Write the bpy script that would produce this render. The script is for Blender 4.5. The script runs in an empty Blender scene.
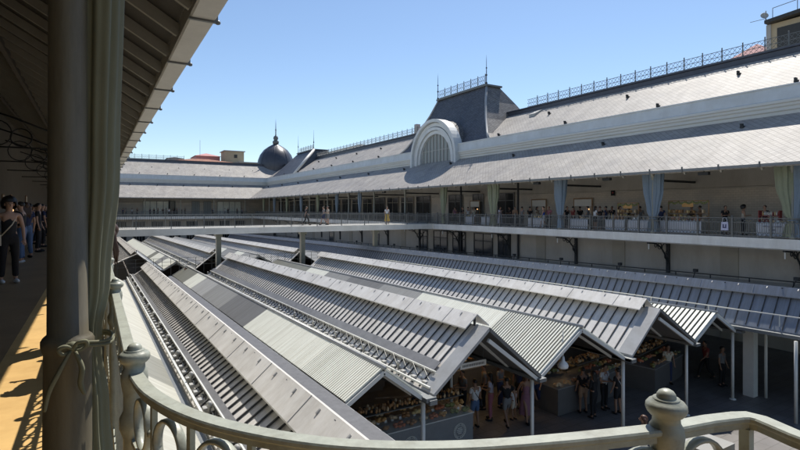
import bpy, bmesh, math, random
from mathutils import Vector, Matrix, Quaternion
R = math.radians
rnd = random.Random(7)
S = bpy.context.scene
COL = S.collection
H = 7.7                       # eye height above the market floor; all z below are relative to the eye and get H added

# ------------------------------------------------------------------ camera, sky, sun, exposure
F = 510.0; YAW = math.atan(305 / F); sn, cs = math.sin(YAW), math.cos(YAW)
cd = bpy.data.cameras.new('camera'); cam = bpy.data.objects.new('camera', cd); COL.objects.link(cam)
cam.location = (0, 0, H); cam.rotation_euler = (R(90), 0, -YAW)
cd.sensor_width = 36; cd.lens = F / 800 * 36; cd.shift_y = -16 / 800
cd.clip_start = 0.02; cd.clip_end = 3000
S.camera = cam
SUN = Vector((1, .75, 1.95)).normalized()
w = bpy.data.worlds.new('World'); S.world = w; w.use_nodes = True
nt = w.node_tree; nt.nodes.clear()
sky = nt.nodes.new('ShaderNodeTexSky'); sky.sky_type = 'NISHITA'; sky.sun_disc = False
sky.sun_elevation = math.asin(SUN.z); sky.sun_rotation = math.atan2(SUN.x, SUN.y)
sky.air_density = 1.0; sky.dust_density = 0.15; sky.ozone_density = 2.2; sky.altitude = 100
bg = nt.nodes.new('ShaderNodeBackground'); bg.inputs['Strength'].default_value = 0.125
wo = nt.nodes.new('ShaderNodeOutputWorld')
nt.links.new(sky.outputs[0], bg.inputs[0]); nt.links.new(bg.outputs[0], wo.inputs[0])
ld = bpy.data.lights.new('sun', 'SUN'); ld.energy = 5.0; ld.angle = R(.5); ld.color = (1, .945, .86)
sun = bpy.data.objects.new('sun', ld); COL.objects.link(sun); sun.location = (20, 10, 60)
sun.rotation_euler = SUN.to_track_quat('Z', 'Y').to_euler()
S.view_settings.view_transform = 'Standard'; S.view_settings.look = 'None'
S.view_settings.exposure = 0.22; S.view_settings.gamma = 1

# ------------------------------------------------------------------ picture geometry helpers (where things stand)
def atY(u, v, Y):
    r = (u - 400) / F; X = Y * (sn + r * cs) / (cs - r * sn); d = sn * X + cs * Y; return X, Y, (209 - v) * d / F
def atX(u, v, X):
    r = (u - 400) / F; Y = X * (cs - r * sn) / (sn + r * cs); d = sn * X + cs * Y; return X, Y, (209 - v) * d / F
def atZ(u, v, Z):
    d = -Z * F / (v - 209); l = (u - 400) / F * d; return sn * d + cs * l, cs * d - sn * l, Z

# ------------------------------------------------------------------ materials
def mat(name, col, rough=.6, metal=0, var=.12, scale=3.0, bump=0, bscale=30, spec=.5, emit=0, alpha=1, trans=0, stretch=None, sheen=0):
    m = bpy.data.materials.new(name); m.use_nodes = True; n = m.node_tree.nodes; l = m.node_tree.links
    b = n['Principled BSDF']; b.inputs['Roughness'].default_value = rough; b.inputs['Metallic'].default_value = metal
    b.inputs['Specular IOR Level'].default_value = spec
    c = (*col, 1)
    tc = n.new('ShaderNodeTexCoord'); mp = n.new('ShaderNodeMapping'); l.new(tc.outputs['Object'], mp.inputs[0])
    if stretch: mp.inputs['Scale'].default_value = stretch
    if var:
        no = n.new('ShaderNodeTexNoise'); no.inputs['Scale'].default_value = scale; no.inputs['Detail'].default_value = 12
        no.inputs['Roughness'].default_value = .72
        l.new(mp.outputs[0], no.inputs[0])
        rp = n.new('ShaderNodeValToRGB'); rp.color_ramp.elements[0].position = .3; rp.color_ramp.elements[1].position = .72
        rp.color_ramp.elements[0].color = tuple(x * (1 - var) for x in col) + (1,)
        rp.color_ramp.elements[1].color = tuple(min(1, x * (1 + var)) for x in col) + (1,)
        l.new(no.outputs[0], rp.inputs[0]); l.new(rp.outputs[0], b.inputs['Base Color'])
        m['_col'] = rp.name
    else: b.inputs['Base Color'].default_value = c
    if bump:
        n2 = n.new('ShaderNodeTexNoise'); n2.inputs['Scale'].default_value = bscale; n2.inputs['Detail'].default_value = 4
        l.new(mp.outputs[0], n2.inputs[0])
        bm_ = n.new('ShaderNodeBump'); bm_.inputs['Strength'].default_value = bump; bm_.inputs['Distance'].default_value = .02
        l.new(n2.outputs[0], bm_.inputs['Height']); l.new(bm_.outputs[0], b.inputs['Normal'])
    if emit: b.inputs['Emission Color'].default_value = c; b.inputs['Emission Strength'].default_value = emit
    if alpha < 1: b.inputs['Alpha'].default_value = alpha
    if trans: b.inputs['Transmission Weight'].default_value = trans
    if sheen: b.inputs['Sheen Weight'].default_value = sheen
    return m

def tile_mat(name, col, mortar, bw, rh, rot, axis='Y', msize=.02, var=.15, rough=.5, bump=.4, spec=.5, offset=.5, other='Z'):
    """slate / brick courses laid in the plane of the surface: axis = horizontal run, other coordinate = z"""
    m = bpy.data.materials.new(name); m.use_nodes = True; n = m.node_tree.nodes; l = m.node_tree.links
    b = n['Principled BSDF']; b.inputs['Roughness'].default_value = rough; b.inputs['Specular IOR Level'].default_value = spec
    tc = n.new('ShaderNodeTexCoord'); sp = n.new('ShaderNodeSeparateXYZ'); cb = n.new('ShaderNodeCombineXYZ')
    l.new(tc.outputs['Object'], sp.inputs[0]); l.new(sp.outputs[axis], cb.inputs['X'])
    mu = n.new('ShaderNodeMath'); mu.operation = 'MULTIPLY'; mu.inputs[1].default_value = 1.9 if rot else 1
    l.new(sp.outputs[other], mu.inputs[0]); l.new(mu.outputs[0], cb.inputs['Y'])
    mp = n.new('ShaderNodeMapping'); mp.inputs['Rotation'].default_value = (0, 0, rot); l.new(cb.outputs[0], mp.inputs[0])
    br = n.new('ShaderNodeTexBrick'); l.new(mp.outputs[0], br.inputs[0]); br.offset = offset
    br.inputs['Scale'].default_value = 1; br.inputs['Brick Width'].default_value = bw; br.inputs['Row Height'].default_value = rh
    br.inputs['Mortar Size'].default_value = msize; br.inputs['Mortar Smooth'].default_value = .3
    br.inputs['Color1'].default_value = tuple(x * (1 - var) for x in col) + (1,)
    br.inputs['Color2'].default_value = tuple(x * (1 + var) for x in col) + (1,)
    br.inputs['Mortar'].default_value = (*mortar, 1)
    no = n.new('ShaderNodeTexNoise'); no.inputs['Scale'].default_value = .7; no.inputs['Detail'].default_value = 8; l.new(tc.outputs['Object'], no.inputs[0])
    rp = n.new('ShaderNodeValToRGB'); rp.color_ramp.elements[0].position = .3; rp.color_ramp.elements[1].position = .7
    rp.color_ramp.elements[0].color = (.8, .8, .82, 1); rp.color_ramp.elements[1].color = (1.1, 1.08, 1.05, 1); l.new(no.outputs[0], rp.inputs[0])
    mx = n.new('ShaderNodeMix'); mx.data_type = 'RGBA'; mx.blend_type = 'MULTIPLY'; mx.inputs[0].default_value = 1
    l.new(br.outputs['Color'], mx.inputs[6]); l.new(rp.outputs[0], mx.inputs[7]); l.new(mx.outputs[2], b.inputs['Base Color'])
    bp = n.new('ShaderNodeBump'); bp.invert = True; bp.inputs['Strength'].default_value = bump; bp.inputs['Distance'].default_value = .02
    l.new(br.outputs['Fac'], bp.inputs['Height']); l.new(bp.outputs[0], b.inputs['Normal'])
    return m

M = {}
M['slate'] = tile_mat('slate_light', (.365, .345, .32), (.19, .18, .17), .27, .27, R(45), 'Y', .014, .11, rough=.62, spec=.3, bump=.35, offset=0)
M['slate_x'] = tile_mat('slate_light_cross', (.365, .345, .32), (.19, .18, .17), .27, .27, R(45), 'X', .014, .11, rough=.62, spec=.3, bump=.35, offset=0)
M['slate_dark'] = tile_mat('slate_dark', (.075, .078, .09), (.03, .03, .035), .3, .3, R(45), 'Y', .02, .25, rough=.5, offset=0)
M['slate_dark_x'] = tile_mat('slate_dark_cross_lit', (.16, .155, .15), (.06, .06, .06), .3, .3, R(45), 'X', .02, .3, rough=.55, offset=0)  # lighter copy of the dark slate, light on the side faces put in
M['brick_white'] = tile_mat('glazed_white_tile', (.50, .45, .37), (.34, .30, .25), .3, .15, 0, 'Y', .008, .05, rough=.4, bump=.2)
M['lead'] = mat('zinc_flashing_dark', (.075, .08, .10), .45, .2, .2, 2)
M['cornice'] = mat('painted_cornice', (.60, .63, .64), .5, 0, .05, 1.2, stretch=(1, .2, 1))
M['cornice_b'] = mat('cornice_moulding', (.60, .60, .56), .55, 0, .07, 1.2, stretch=(1, .2, 1))
M['plaster'] = mat('grey_plaster', (.44, .41, .355), .8, 0, .08, .5, .15, 12)
M['pilaster'] = mat('pilaster_plaster', (.34, .31, .25), .8, 0, .08, .5)
M['dim_wall'] = mat('gallery_wall_shaded', (.13, .12, .10), .8, 0, .1, .6)  # left gallery wall, darkened to carry the interior shade in its colour
M['slab'] = mat('gallery_slab_paint', (.80, .78, .72), .6, 0, .06, 1.5, stretch=(1, .3, 4))
M['iron'] = mat('green_grey_iron', (.22, .22, .18), .35, .1, .12, 6, .06, 60)
M['column'] = mat('column_paint', (.135, .118, .08), .5, .0, .14, 5, .08, 40, stretch=(1, 1, .3))
M['iron_dark'] = mat('dark_iron', (.03, .033, .035), .5, .3, .15, 5)
M['iron_mid'] = mat('grey_iron', (.14, .145, .14), .45, .2, .15, 5)
M['rail'] = mat('pale_rail_paint', (.36, .375, .315), .42, .0, .17, 22, .06, 70)
M['gutter'] = mat('gutter_grey', (.20, .21, .21), .5, .3, .12, 3)
M['rafter'] = mat('painted_rafter', (.28, .26, .21), .6, 0, .1, 2)
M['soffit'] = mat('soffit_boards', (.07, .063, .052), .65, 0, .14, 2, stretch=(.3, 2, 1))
M['fascia'] = mat('eave_fascia', (.52, .50, .45), .55, 0, .1, 2.5, .05)
M['white_metal'] = mat('white_painted_steel', (.62, .62, .58), .4, 0, .05, 4)
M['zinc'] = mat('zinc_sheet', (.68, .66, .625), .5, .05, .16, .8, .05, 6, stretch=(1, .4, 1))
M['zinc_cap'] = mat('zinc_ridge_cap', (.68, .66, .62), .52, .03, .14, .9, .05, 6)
M['zinc_shade'] = mat('weathered_zinc_shaded', (.22, .245, .29), .6, .0, .12, 1.0, .05, 6)  # zinc with bluish shade put into the colour, weathering streaks on top
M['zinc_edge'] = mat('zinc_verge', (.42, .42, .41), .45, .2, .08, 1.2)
M['seam'] = mat('seam_dark', (.035, .035, .035), .6, 0, 0)
M['strip'] = mat('walkway_strip', (.19, .19, .195), .6, .1, .22, 2.0, .2, 14)
M['plate_dark'] = mat('dark_cover_plate', (.10, .10, .105), .6, 0, .25, 5, .2, 14)
M['under'] = mat('roof_underside', (.16, .155, .145), .6, 0, .1, 2)
M['p_white'] = mat('sheet_ivory', (.76, .765, .67), .5, 0, .05, 1.5, stretch=(.3, 3, .3))
M['p_ivory'] = mat('sheet_cream', (.47, .465, .40), .55, 0, .08, 1.5, stretch=(.3, 3, .3))
M['p_olive'] = mat('sheet_olive', (.24, .24, .20), .5, 0, .10, 1.5, stretch=(.3, 3, .3))
M['p_grey'] = mat('sheet_grey', (.30, .30, .285), .5, 0, .10, 1.5, stretch=(.3, 3, .3))
M['p_dark'] = mat('sheet_dark_grey', (.19, .19, .185), .5, 0, .10, 1.5, stretch=(.3, 3, .3))
M['p_lgrey'] = mat('sheet_pale_grey', (.40, .40, .385), .5, 0, .10, 1.5, stretch=(.3, 3, .3))
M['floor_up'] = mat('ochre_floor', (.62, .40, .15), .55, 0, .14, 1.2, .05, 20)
M['floor_in'] = mat('gallery_floor_shaded', (.27, .18, .095), .45, 0, .2, 1.2)  # darkened ochre: gallery shade beyond the sun edge put into the colour
M['ground'] = tile_mat('market_paving', (.20, .19, .185), (.11, .105, .10), .8, .4, 0, 'X', .012, .10, rough=.45, bump=.15, other='Y')
M['deck'] = mat('bridge_deck', (.50, .49, .45), .7, 0, .08, 1.0)
M['glass_dark'] = mat('dark_glass', (.02, .022, .024), .12, 0, 0)
M['door'] = mat('dark_door', (.035, .033, .03), .5, 0, .2, 3)
M['frosted'] = mat('window_grey_blind', (.24, .26, .25), .35, 0, .1, 3)
M['cur_g'] = mat('green_curtain', (.215, .235, .155), .8, 0, .08, 4, sheen=.3)
M['cur_b'] = mat('blue_curtain', (.15, .20, .25), .8, 0, .08, 4, sheen=.3)
M['cur_near'] = mat('olive_curtain', (.185, .185, .12), .8, 0, .10, 3, .08, 90, stretch=(3, 3, .4))
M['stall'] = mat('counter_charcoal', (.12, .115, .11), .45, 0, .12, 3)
M['stall_l'] = mat('counter_grey', (.24, .24, .24), .45, 0, .12, 3)
M['cloth'] = mat('tablecloth', (.72, .74, .78), .85, 0, .05, 4)
M['wood'] = mat('wood', (.30, .18, .09), .6, 0, .2, 4, stretch=(1, 6, 1))
M['lamp_on'] = mat('lit_sign', (1, .62, .28), .5, 0, 0, emit=1.2)
M['bar_light'] = mat('warm_light_bar', (1, .66, .32), .5, 0, 0, emit=6)
M['lamp_white'] = mat('lamp_shade_white', (.75, .75, .72), .35, 0, 0)
M['paper'] = mat('white_paper', (.7, .68, .62), .8, 0, .05, 10)
M['ink'] = mat('ink', (.05, .05, .12), .8, 0, 0)
M['dome'] = mat('dome_slate', (.06, .062, .075), .38, .2, .2, 1.5, .15, 10)
M['b_beige'] = mat('render_beige', (.42, .35, .24), .85, 0, .12, .6)
M['b_pink'] = mat('render_pink', (.52, .27, .25), .85, 0, .1, .5)
M['b_grey'] = mat('render_grey', (.38, .38, .37), .85, 0, .1, .5)
M['rooftile'] = tile_mat('terracotta_tiles', (.38, .17, .10), (.15, .07, .05), .25, .18, 0, 'X', .03, .25, rough=.85)
M['skin'] = mat('skin', (.42, .25, .17), .55, 0, .05, 10)
M['skin2'] = mat('skin_tan', (.30, .17, .11), .55, 0, .05, 10)
M['hair_b'] = mat('hair_black', (.012, .010, .009), .5, 0, .2, 30)
M['hair_br'] = mat('hair_brown', (.06, .03, .018), .5, 0, .25, 30)
M['hair_r'] = mat('hair_reddish', (.09, .04, .022), .5, 0, .25, 30)
M['eye'] = mat('eye_dark', (.01, .01, .01), .2, 0, 0)
CL = dict(black=(.012, .012, .014), white=(.62, .62, .62), navy=(.02, .03, .08), blue=(.02, .10, .45), denim=(.08, .14, .26), pink=(.36, .13, .17),
          grey=(.2, .2, .2), khaki=(.30, .24, .12), green=(.12, .28, .10), red=(.26, .05, .045), mauve=(.25, .12, .16), cream=(.55, .5, .4), lilac=(.5, .5, .62),
          tan=(.38, .24, .15), mustard=(.5, .34, .08), orange=(.6, .22, .05))
for k_, c_ in CL.items(): M['c_' + k_] = mat('cloth_' + k_, c_, .85, 0, .12, 12)
for i_, c_ in enumerate([(.62, .34, .12), (.75, .55, .25), (.40, .20, .08), (.24, .25, .09), (.62, .46, .28), (.50, .17, .08)]):
    M['food%d' % i_] = mat('food_tone', c_, .6, 0, .25, 20)

def weather(key, strength, scale=(.25, 5, .25), sc=2.2, lo=.36, hi=.62, tint=(.62, .58, .52)):
    m = M[key]; n = m.node_tree.nodes; l = m.node_tree.links; b = n['Principled BSDF']; src = b.inputs['Base Color'].links[0].from_socket
    tc = n.new('ShaderNodeTexCoord'); mp = n.new('ShaderNodeMapping'); mp.inputs['Scale'].default_value = scale; l.new(tc.outputs['Object'], mp.inputs[0])
    no = n.new('ShaderNodeTexNoise'); no.inputs['Scale'].default_value = sc; no.inputs['Detail'].default_value = 10; no.inputs['Roughness'].default_value = .7; l.new(mp.outputs[0], no.inputs[0])
    rp = n.new('ShaderNodeValToRGB'); rp.color_ramp.elements[0].position = lo; rp.color_ramp.elements[0].color = (*tint, 1)
    rp.color_ramp.elements[1].position = hi; rp.color_ramp.elements[1].color = (1, 1, 1, 1); l.new(no.outputs[0], rp.inputs[0])
    mx = n.new('ShaderNodeMix'); mx.data_type = 'RGBA'; mx.blend_type = 'MULTIPLY'; mx.inputs[0].default_value = strength
    l.new(src, mx.inputs[6]); l.new(rp.outputs[0], mx.inputs[7]); l.new(mx.outputs[2], b.inputs['Base Color'])
for k_ in ('zinc', 'p_white', 'p_ivory', 'p_grey', 'p_dark', 'p_lgrey', 'p_olive', 'zinc_shade'): weather(k_, .55)
weather('zinc_cap', .45, (.6, 1.6, .6), 2.5); weather('zinc_edge', .4, (.8, .8, .8), 2.5)
weather('column', .6, (6, 6, .9), 2.0, .30, .55, (.55, .5, .42)); weather('rail', .5, (1, 1, 1), 18, .30, .52, (.55, .48, .38))
weather('cornice', .35, (1, .5, .3), 1.6); weather('plaster', .4, (.5, .5, .15), 1.5); weather('slab', .4, (.5, 1.2, .3), 1.5); weather('ground', .6, (1, 1, 1), .6)
weather('slate', .5, (.5, .8, .5), 1.0, .36, .6, (.72, .70, .66)); weather('slate_x', .5, (.8, .5, .5), 1.0, .36, .6, (.72, .70, .66))
weather('floor_up', .4, (1, 1, 1), 3, .3, .55, (.7, .6, .5)); weather('cur_near', .35, (1, 1, .3), 8)

# ------------------------------------------------------------------ mesh builder
class MB:
    def __init__(s): s.v = []; s.f = []; s.mi = []; s.sm = []; s.m = 0
    def add(s, vs, fs, smooth=False):
        o = len(s.v); s.v += [tuple(x) for x in vs]
        for f in fs: s.f.append(tuple(i + o for i in f)); s.mi.append(s.m); s.sm.append(smooth)
    def box(s, x0, x1, y0, y1, z0, z1):
        s.add([(x0, y0, z0), (x1, y0, z0), (x1, y1, z0), (x0, y1, z0), (x0, y0, z1), (x1, y0, z1), (x1, y1, z1), (x0, y1, z1)],
              [(0, 3, 2, 1), (4, 5, 6, 7), (0, 1, 5, 4), (1, 2, 6, 5), (2, 3, 7, 6), (3, 0, 4, 7)])
    def hexa(s, p):   # 8 points, bottom 4 then top 4
        s.add(p, [(0, 3, 2, 1), (4, 5, 6, 7), (0, 1, 5, 4), (1, 2, 6, 5), (2, 3, 7, 6), (3, 0, 4, 7)])
    def beam(s, a, b, wd, ht, up=(0, 0, 1)):
        a = Vector(a); b = Vector(b); d = (b - a).normalized(); u = Vector(up)
        if abs(d.dot(u)) > .98: u = Vector((0, 1, 0))
        r = d.cross(u).normalized() * wd / 2; t = r.cross(d).normalized() * ht / 2
        s.hexa([a - r - t, a + r - t, b + r - t, b - r - t, a - r + t, a + r + t, b + r + t, b - r + t])
    def tube(s, pts, rads, n=8, caps=True, smooth=True, closed=False):
        pts = [Vector(p) for p in pts]
        if not hasattr(rads, '__len__'): rads = [rads] * len(pts)
        rings = []; N = len(pts); ref = None
        for i, p in enumerate(pts):
            if closed: d = pts[(i + 1) % N] - pts[i - 1]
            else: d = pts[min(i + 1, N - 1)] - pts[max(i - 1, 0)]
            if d.length < 1e-9: d = Vector((0, 0, 1))
            d.normalize()
            if ref is None: ref = Vector((1, 0, 0)) if abs(d.x) < .8 else Vector((0, 1, 0))
            a = (ref - d * ref.dot(d)).normalized(); ref = a; b = d.cross(a)
            rings.append([p + (a * math.cos(2 * math.pi * k / n) + b * math.sin(2 * math.pi * k / n)) * rads[i] for k in range(n)])
        vs = [v for r in rings for v in r]; fs = []
        for i in range(N if closed else N - 1):
            j = (i + 1) % N
            for k in range(n): k2 = (k + 1) % n; fs.append((i * n + k, i * n + k2, j * n + k2, j * n + k))
        if caps and not closed: fs.append(tuple(range(n - 1, -1, -1))); fs.append(tuple((N - 1) * n + k for k in range(n)))
        s.add(vs, fs, smooth)
    def lathe(s, c, prof, n=16, smooth=True):   # prof: (r, z)
        cx, cy, cz = c; vs = []; fs = []
        for r, z in prof:
            for k in range(n): a = 2 * math.pi * k / n; vs.append((cx + r * math.cos(a), cy + r * math.sin(a), cz + z))
        for i in range(len(prof) - 1):
            for k in range(n): k2 = (k + 1) % n; fs.append((i * n + k, i * n + k2, (i + 1) * n + k2, (i + 1) * n + k))
        fs.append(tuple(range(n - 1, -1, -1))); fs.append(tuple((len(prof) - 1) * n + k for k in range(n)))
        s.add(vs, fs, smooth)
    def extrude(s, prof, a, b, axis='y', closed=True):   # prof of (o, z) in the cross plane
        n = len(prof)
        P = (lambda o, z, t: (o, t, z)) if axis == 'y' else (lambda o, z, t: (t, o, z))
        vs = [P(o, z, a) for o, z in prof] + [P(o, z, b) for o, z in prof]
        fs = [(i, (i + 1) % n, n + (i + 1) % n, n + i) for i in range(n if closed else n - 1)]
        if closed: fs += [tuple(range(n - 1, -1, -1)), tuple(range(n, 2 * n))]
        s.add(vs, fs)
    def blob(s, c, rx, ry, rz, n=6, m=4):
        vs = [(c[0], c[1], c[2] + rz)]; fs = []
        for i in range(1, m):
            t = math.pi * i / m
            for k in range(n): a = 2 * math.pi * k / n; vs.append((c[0] + rx * math.sin(t) * math.cos(a), c[1] + ry * math.sin(t) * math.sin(a), c[2] + rz * math.cos(t)))
        vs.append((c[0], c[1], c[2] - rz))
        for k in range(n): fs.append((0, 1 + k, 1 + (k + 1) % n))
        for i in range(m - 2):
            for k in range(n): a = 1 + i * n + k; b = 1 + i * n + (k + 1) % n; fs.append((a, a + n, b + n, b))
        e = len(vs) - 1; o = 1 + (m - 2) * n
        for k in range(n): fs.append((o + k, e, o + (k + 1) % n))
        s.add(vs, fs, True)
    def mesh(s, name):
        me = bpy.data.meshes.new(name); me.from_pydata(s.v, [], s.f)
        me.polygons.foreach_set('material_index', s.mi); me.polygons.foreach_set('use_smooth', s.sm); me.update()
        bm = bmesh.new(); bm.from_mesh(me); bmesh.ops.recalc_face_normals(bm, faces=bm.faces); bm.to_mesh(me); bm.free()
        return me
    def build(s, name, m, parent=None, mesh=None):
        me = s.mesh(name)
        for q in (m if isinstance(m, (list, tuple)) else [m]): me.materials.append(M[q])
        o = bpy.data.objects.new(name, me); COL.objects.link(o)
        if parent: o.parent = parent
        return o
def tag(o, label=None, cat=None, group=None, kind=None):
    if label: o['label'] = label
    if cat: o['category'] = cat
    if group: o['group'] = group
    if kind: o['kind'] = kind
    return o
def empty(name, label, cat, group=None, loc=(0, 0, 0), rz=0):
    o = bpy.data.objects.new(name, None); COL.objects.link(o); o.location = loc; o.rotation_euler = (0, 0, rz)
    o.empty_display_size = .2
    return tag(o, label, cat, group)
def share(name, me, parent, loc=(0, 0, 0), rz=0, mats=None):
    o = bpy.data.objects.new(name, me); COL.objects.link(o); o.parent = parent; o.location = loc; o.rotation_euler = (0, 0, rz)
    return o
def obmat(o, ms):      # per-object materials on a shared mesh
    for i, k in enumerate(ms): o.material_slots[i].link = 'OBJECT'; o.material_slots[i].material = M[k]
def copy_tree(o, parent=None):
    c = o.copy(); COL.objects.link(c); c.parent = parent
    for ch in list(o.children): copy_tree(ch, c)
    return c

G0 = -H                        # market floor
FL = -1.52                     # gallery floor
EX, EZ = 28.6, 2.24            # eave edge of the right wing
YF = 111.0                     # eave edge of the far wing

# ------------------------------------------------------------------ ground
b = MB(); b.add([(-900, -900, G0), (900, -900, G0), (900, 900, G0), (-900, 900, G0)], [(0, 1, 2, 3)])
tag(b.build('ground', 'ground'), kind='structure')

# ------------------------------------------------------------------ the long right wing and the far wing share one profile
def wing(axis, base, a, e, name, label, slate, slate_d):
    """base = coordinate of the eave edge; offsets grow away from the courtyard; a..e = run"""
    root = empty(name, label, 'building')
    def P(pr): return [(base + o, z) for o, z in pr]
    def ex(pr, nm, m, a_=a, e_=e):
        q = MB(); q.extrude(P(pr), a_, e_, axis); return q.build(nm, m, root)
    slope = (5.43 - EZ) / 5.3
    # lower roof (slate), a thick slab
    ex([(0, EZ), (5.3, 5.43), (5.3, 5.27), (0.05, EZ - .16)], 'lower_roof', slate)
    ex([(-.14, EZ + .02), (-.14, EZ - .12), (.05, EZ - .12), (.05, EZ - .04), (0, EZ + .0)], 'gutter', 'gutter')
    # parapet cornice
    for a_, e_ in (((a, 48.6 - 4.2), (48.6 + 4.2, e)) if axis == 'y' else ((a, e),)):
     ex([(5.28, 5.30), (5.28, 5.60), (5.18, 5.66), (5.18, 5.82), (5.09, 5.90), (5.09, 6.02), (5.0, 6.08), (5.0, 6.22), (5.06, 6.26), (5.6, 6.26), (5.6, 5.3)], 'cornice', 'cornice_b', a_, e_)
     ex([(5.10, 6.263), (5.18, 7.0), (5.12, 7.02), (5.12, 7.10), (5.5, 7.10), (5.5, 6.263)], 'parapet', 'cornice', a_, e_)
    ex([(5.503, 6.95), (10.6, 10.2), (10.6, 9.9), (5.503, 6.7)], 'upper_roof', slate)
    ex([(10.603, 9.7), (10.603, 10.24), (10.72, 10.27), (10.75, 10.3), (10.75, 10.62), (10.62, 10.66), (10.62, 10.76), (15, 10.9), (15, 9.7)], 'ridge_flashing', 'lead')
    ex([(15.003, 10.85), (21, 7.4), (21, G0), (20.6, G0), (20.6, 7.2), (15.003, 9.7)], 'outer_wall', 'plaster')
    # gallery slab, floor, walls
    ex([(1.1, FL), (1.1, FL - .5), (1.25, FL - .57), (3.6, FL - .57), (3.6, FL - .3), (5.9, FL - .3), (5.9, FL)], 'gallery_slab', 'slab')
    ex([(3.6, FL - .303), (3.6, G0), (3.9, G0), (3.9, FL - .303)], 'lower_wall', 'plaster')
    ex([(5.9, FL - .3), (5.9, 1.30), (6.2, 1.30), (6.2, FL - .3)], 'upper_wall', 'brick_white')
    ex([(5.82, 1.303), (5.82, 1.40), (5.9, 1.42), (5.9, 5.26), (6.2, 5.26), (6.2, 1.303)], 'upper_wall_band', 'plaster')
    n = int((e - a) / 1.96); q = MB()
    if axis == 'y': q.beam((base + .1, 0, EZ - .22), (base + 5.8, 0, 5.2), .09, .14)
    else: q.beam((0, base + .1, EZ - .22), (0, base + 5.8, 5.2), .09, .14)
    rm_ = q.mesh('rafter'); rm_.materials.append(M['rafter']); q = MB()
    if axis == 'y': q.box(base - .17, base - .10, -.03, .03, EZ - .16, EZ + .14)
    else: q.box(-.03, .03, base - .17, base - .10, EZ - .16, EZ + .14)
    gm_ = q.mesh('gutter_bracket'); gm_.materials.append(M['iron_mid'])
    for i in range(n):
        t = a + .4 + i * 1.96; lc = (0, t, 0) if axis == 'y' else (t, 0, 0)
        share('rafter', rm_, root, lc); share('gutter_bracket', gm_, root, lc)
    return root
right = wing('y', EX, -25, 131.5, 'long_gallery_building', 'long market wing on the right with pale slate roofs, curved gable window and open gallery', 'slate', 'slate_dark')
far = wing('x', YF, -26, 49.5, 'end_gallery_building', 'end market wing across the far side of the courtyard with two pale slate roofs', 'slate_x', 'slate_dark_x')

# columns every bay on the right gallery
BAY = 7.42; Y0 = 19.2
XC = EX + 1.3
colm = MB()
colm.lathe((0, 0, FL), [(.17, 0), (.17, .12), (.13, .16), (.11, .5), (.12, .9), (.14, .94), (.14, 1.0), (.11, 1.04), (.095, 3.3), (.13, 3.36), (.13, 3.46), (.17, 3.5), (.17, 4.3)], 12)
cm = colm.mesh('column'); cm.materials.append(M['iron'])
brk = MB()   # bracket under slab, local: wall at x=0, reaching to x=-2.35
def bracket(q, t=.06):
    L = 2.25; Z = FL - .6
    q.beam((0, 0, Z - .02), (-L, 0, Z - .02), .12, .12); q.beam((-.06, 0, Z), (-.06, 0, Z - 2.3), .2, .2, (0, 1, 0))
    pts = []
    for i in range(13):
        a = i / 12 * math.pi / 2
        pts.append((-.1 - 1.75 * (1 - math.cos(a)), 0, Z - 1.95 + 1.9 * math.sin(a)))
    q.tube(pts, .05, 6)
    for (cx, cz, r) in ((-.45, -.42, .30), (-1.0, -.27, .19), (-1.42, -.2, .12), (-.3, -.95, .17)):
        q.tube([(cx + r * math.cos(a), 0, Z + cz + r * math.sin(a)) for a in [k * math.pi / 8 for k in range(16)]], .03, 6, closed=True)
    q.lathe((-.06, 0, Z - 2.55), [(.02, 0), (.12, .06), (.14, .2), (.1, .26)], 8)
bracket(brk); bkm = brk.mesh('bracket'); bkm.materials.append(M['iron_dark'])
drop = MB(); drop.box(-.025, .025, -.025, .025, FL - 1.02, FL - .571); dm = drop.mesh('drop_rod'); dm.materials.append(M['white_metal'])
ties = MB(); ties.box(.0, 4.6, -.06, .06, 1.72, 1.86); tm = ties.mesh('tie_beam'); tm.materials.append(M['iron_dark'])
for k in range(-4, 13):
    y = Y0 + BAY * k
    if y > 108: break
    share('column', cm, right, (XC, y, 0)); share('tie_beam', tm, right, (XC, y, 0))
    share('bracket', bkm, right, (EX + 3.6, y + .4, 0)); share('bracket_drop', dm, right, (EX + 1.45, y + .4, 0))
    if k % 1 == 0:
        q = MB(); yy = y + 4.1; q.box(EX + 3.54, EX + 3.6, yy - .5, yy + .5, G0, FL - .31)
        q.build('pilaster', 'pilaster', right)
for k in range(0, 5):
    share('column', cm, far, (5 + 6.5 * k - 3, YF + 1.3, 0))
# eave beam between columns
q = MB(); q.box(XC - .08, XC + .08, -25, 112, EZ + .05, EZ + .25); q.build('eave_beam', 'iron', right)
q = MB(); q.box(-4.8, 29.9, YF + 1.22, YF + 1.38, EZ + .05, EZ + .25); q.build('eave_beam', 'iron', far)
# dark steel posts rising along the wall
for yy in (33.3, 41.5):
    q = MB(); q.box(EX + 3.4, EX + 3.52, yy - .08, yy + .08, G0, FL - .575); q.box(EX + 3.4, EX + 3.52, yy - .08, yy + .08, FL, 4.2)
    q.build('steel_post', 'iron_dark', right)
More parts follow.
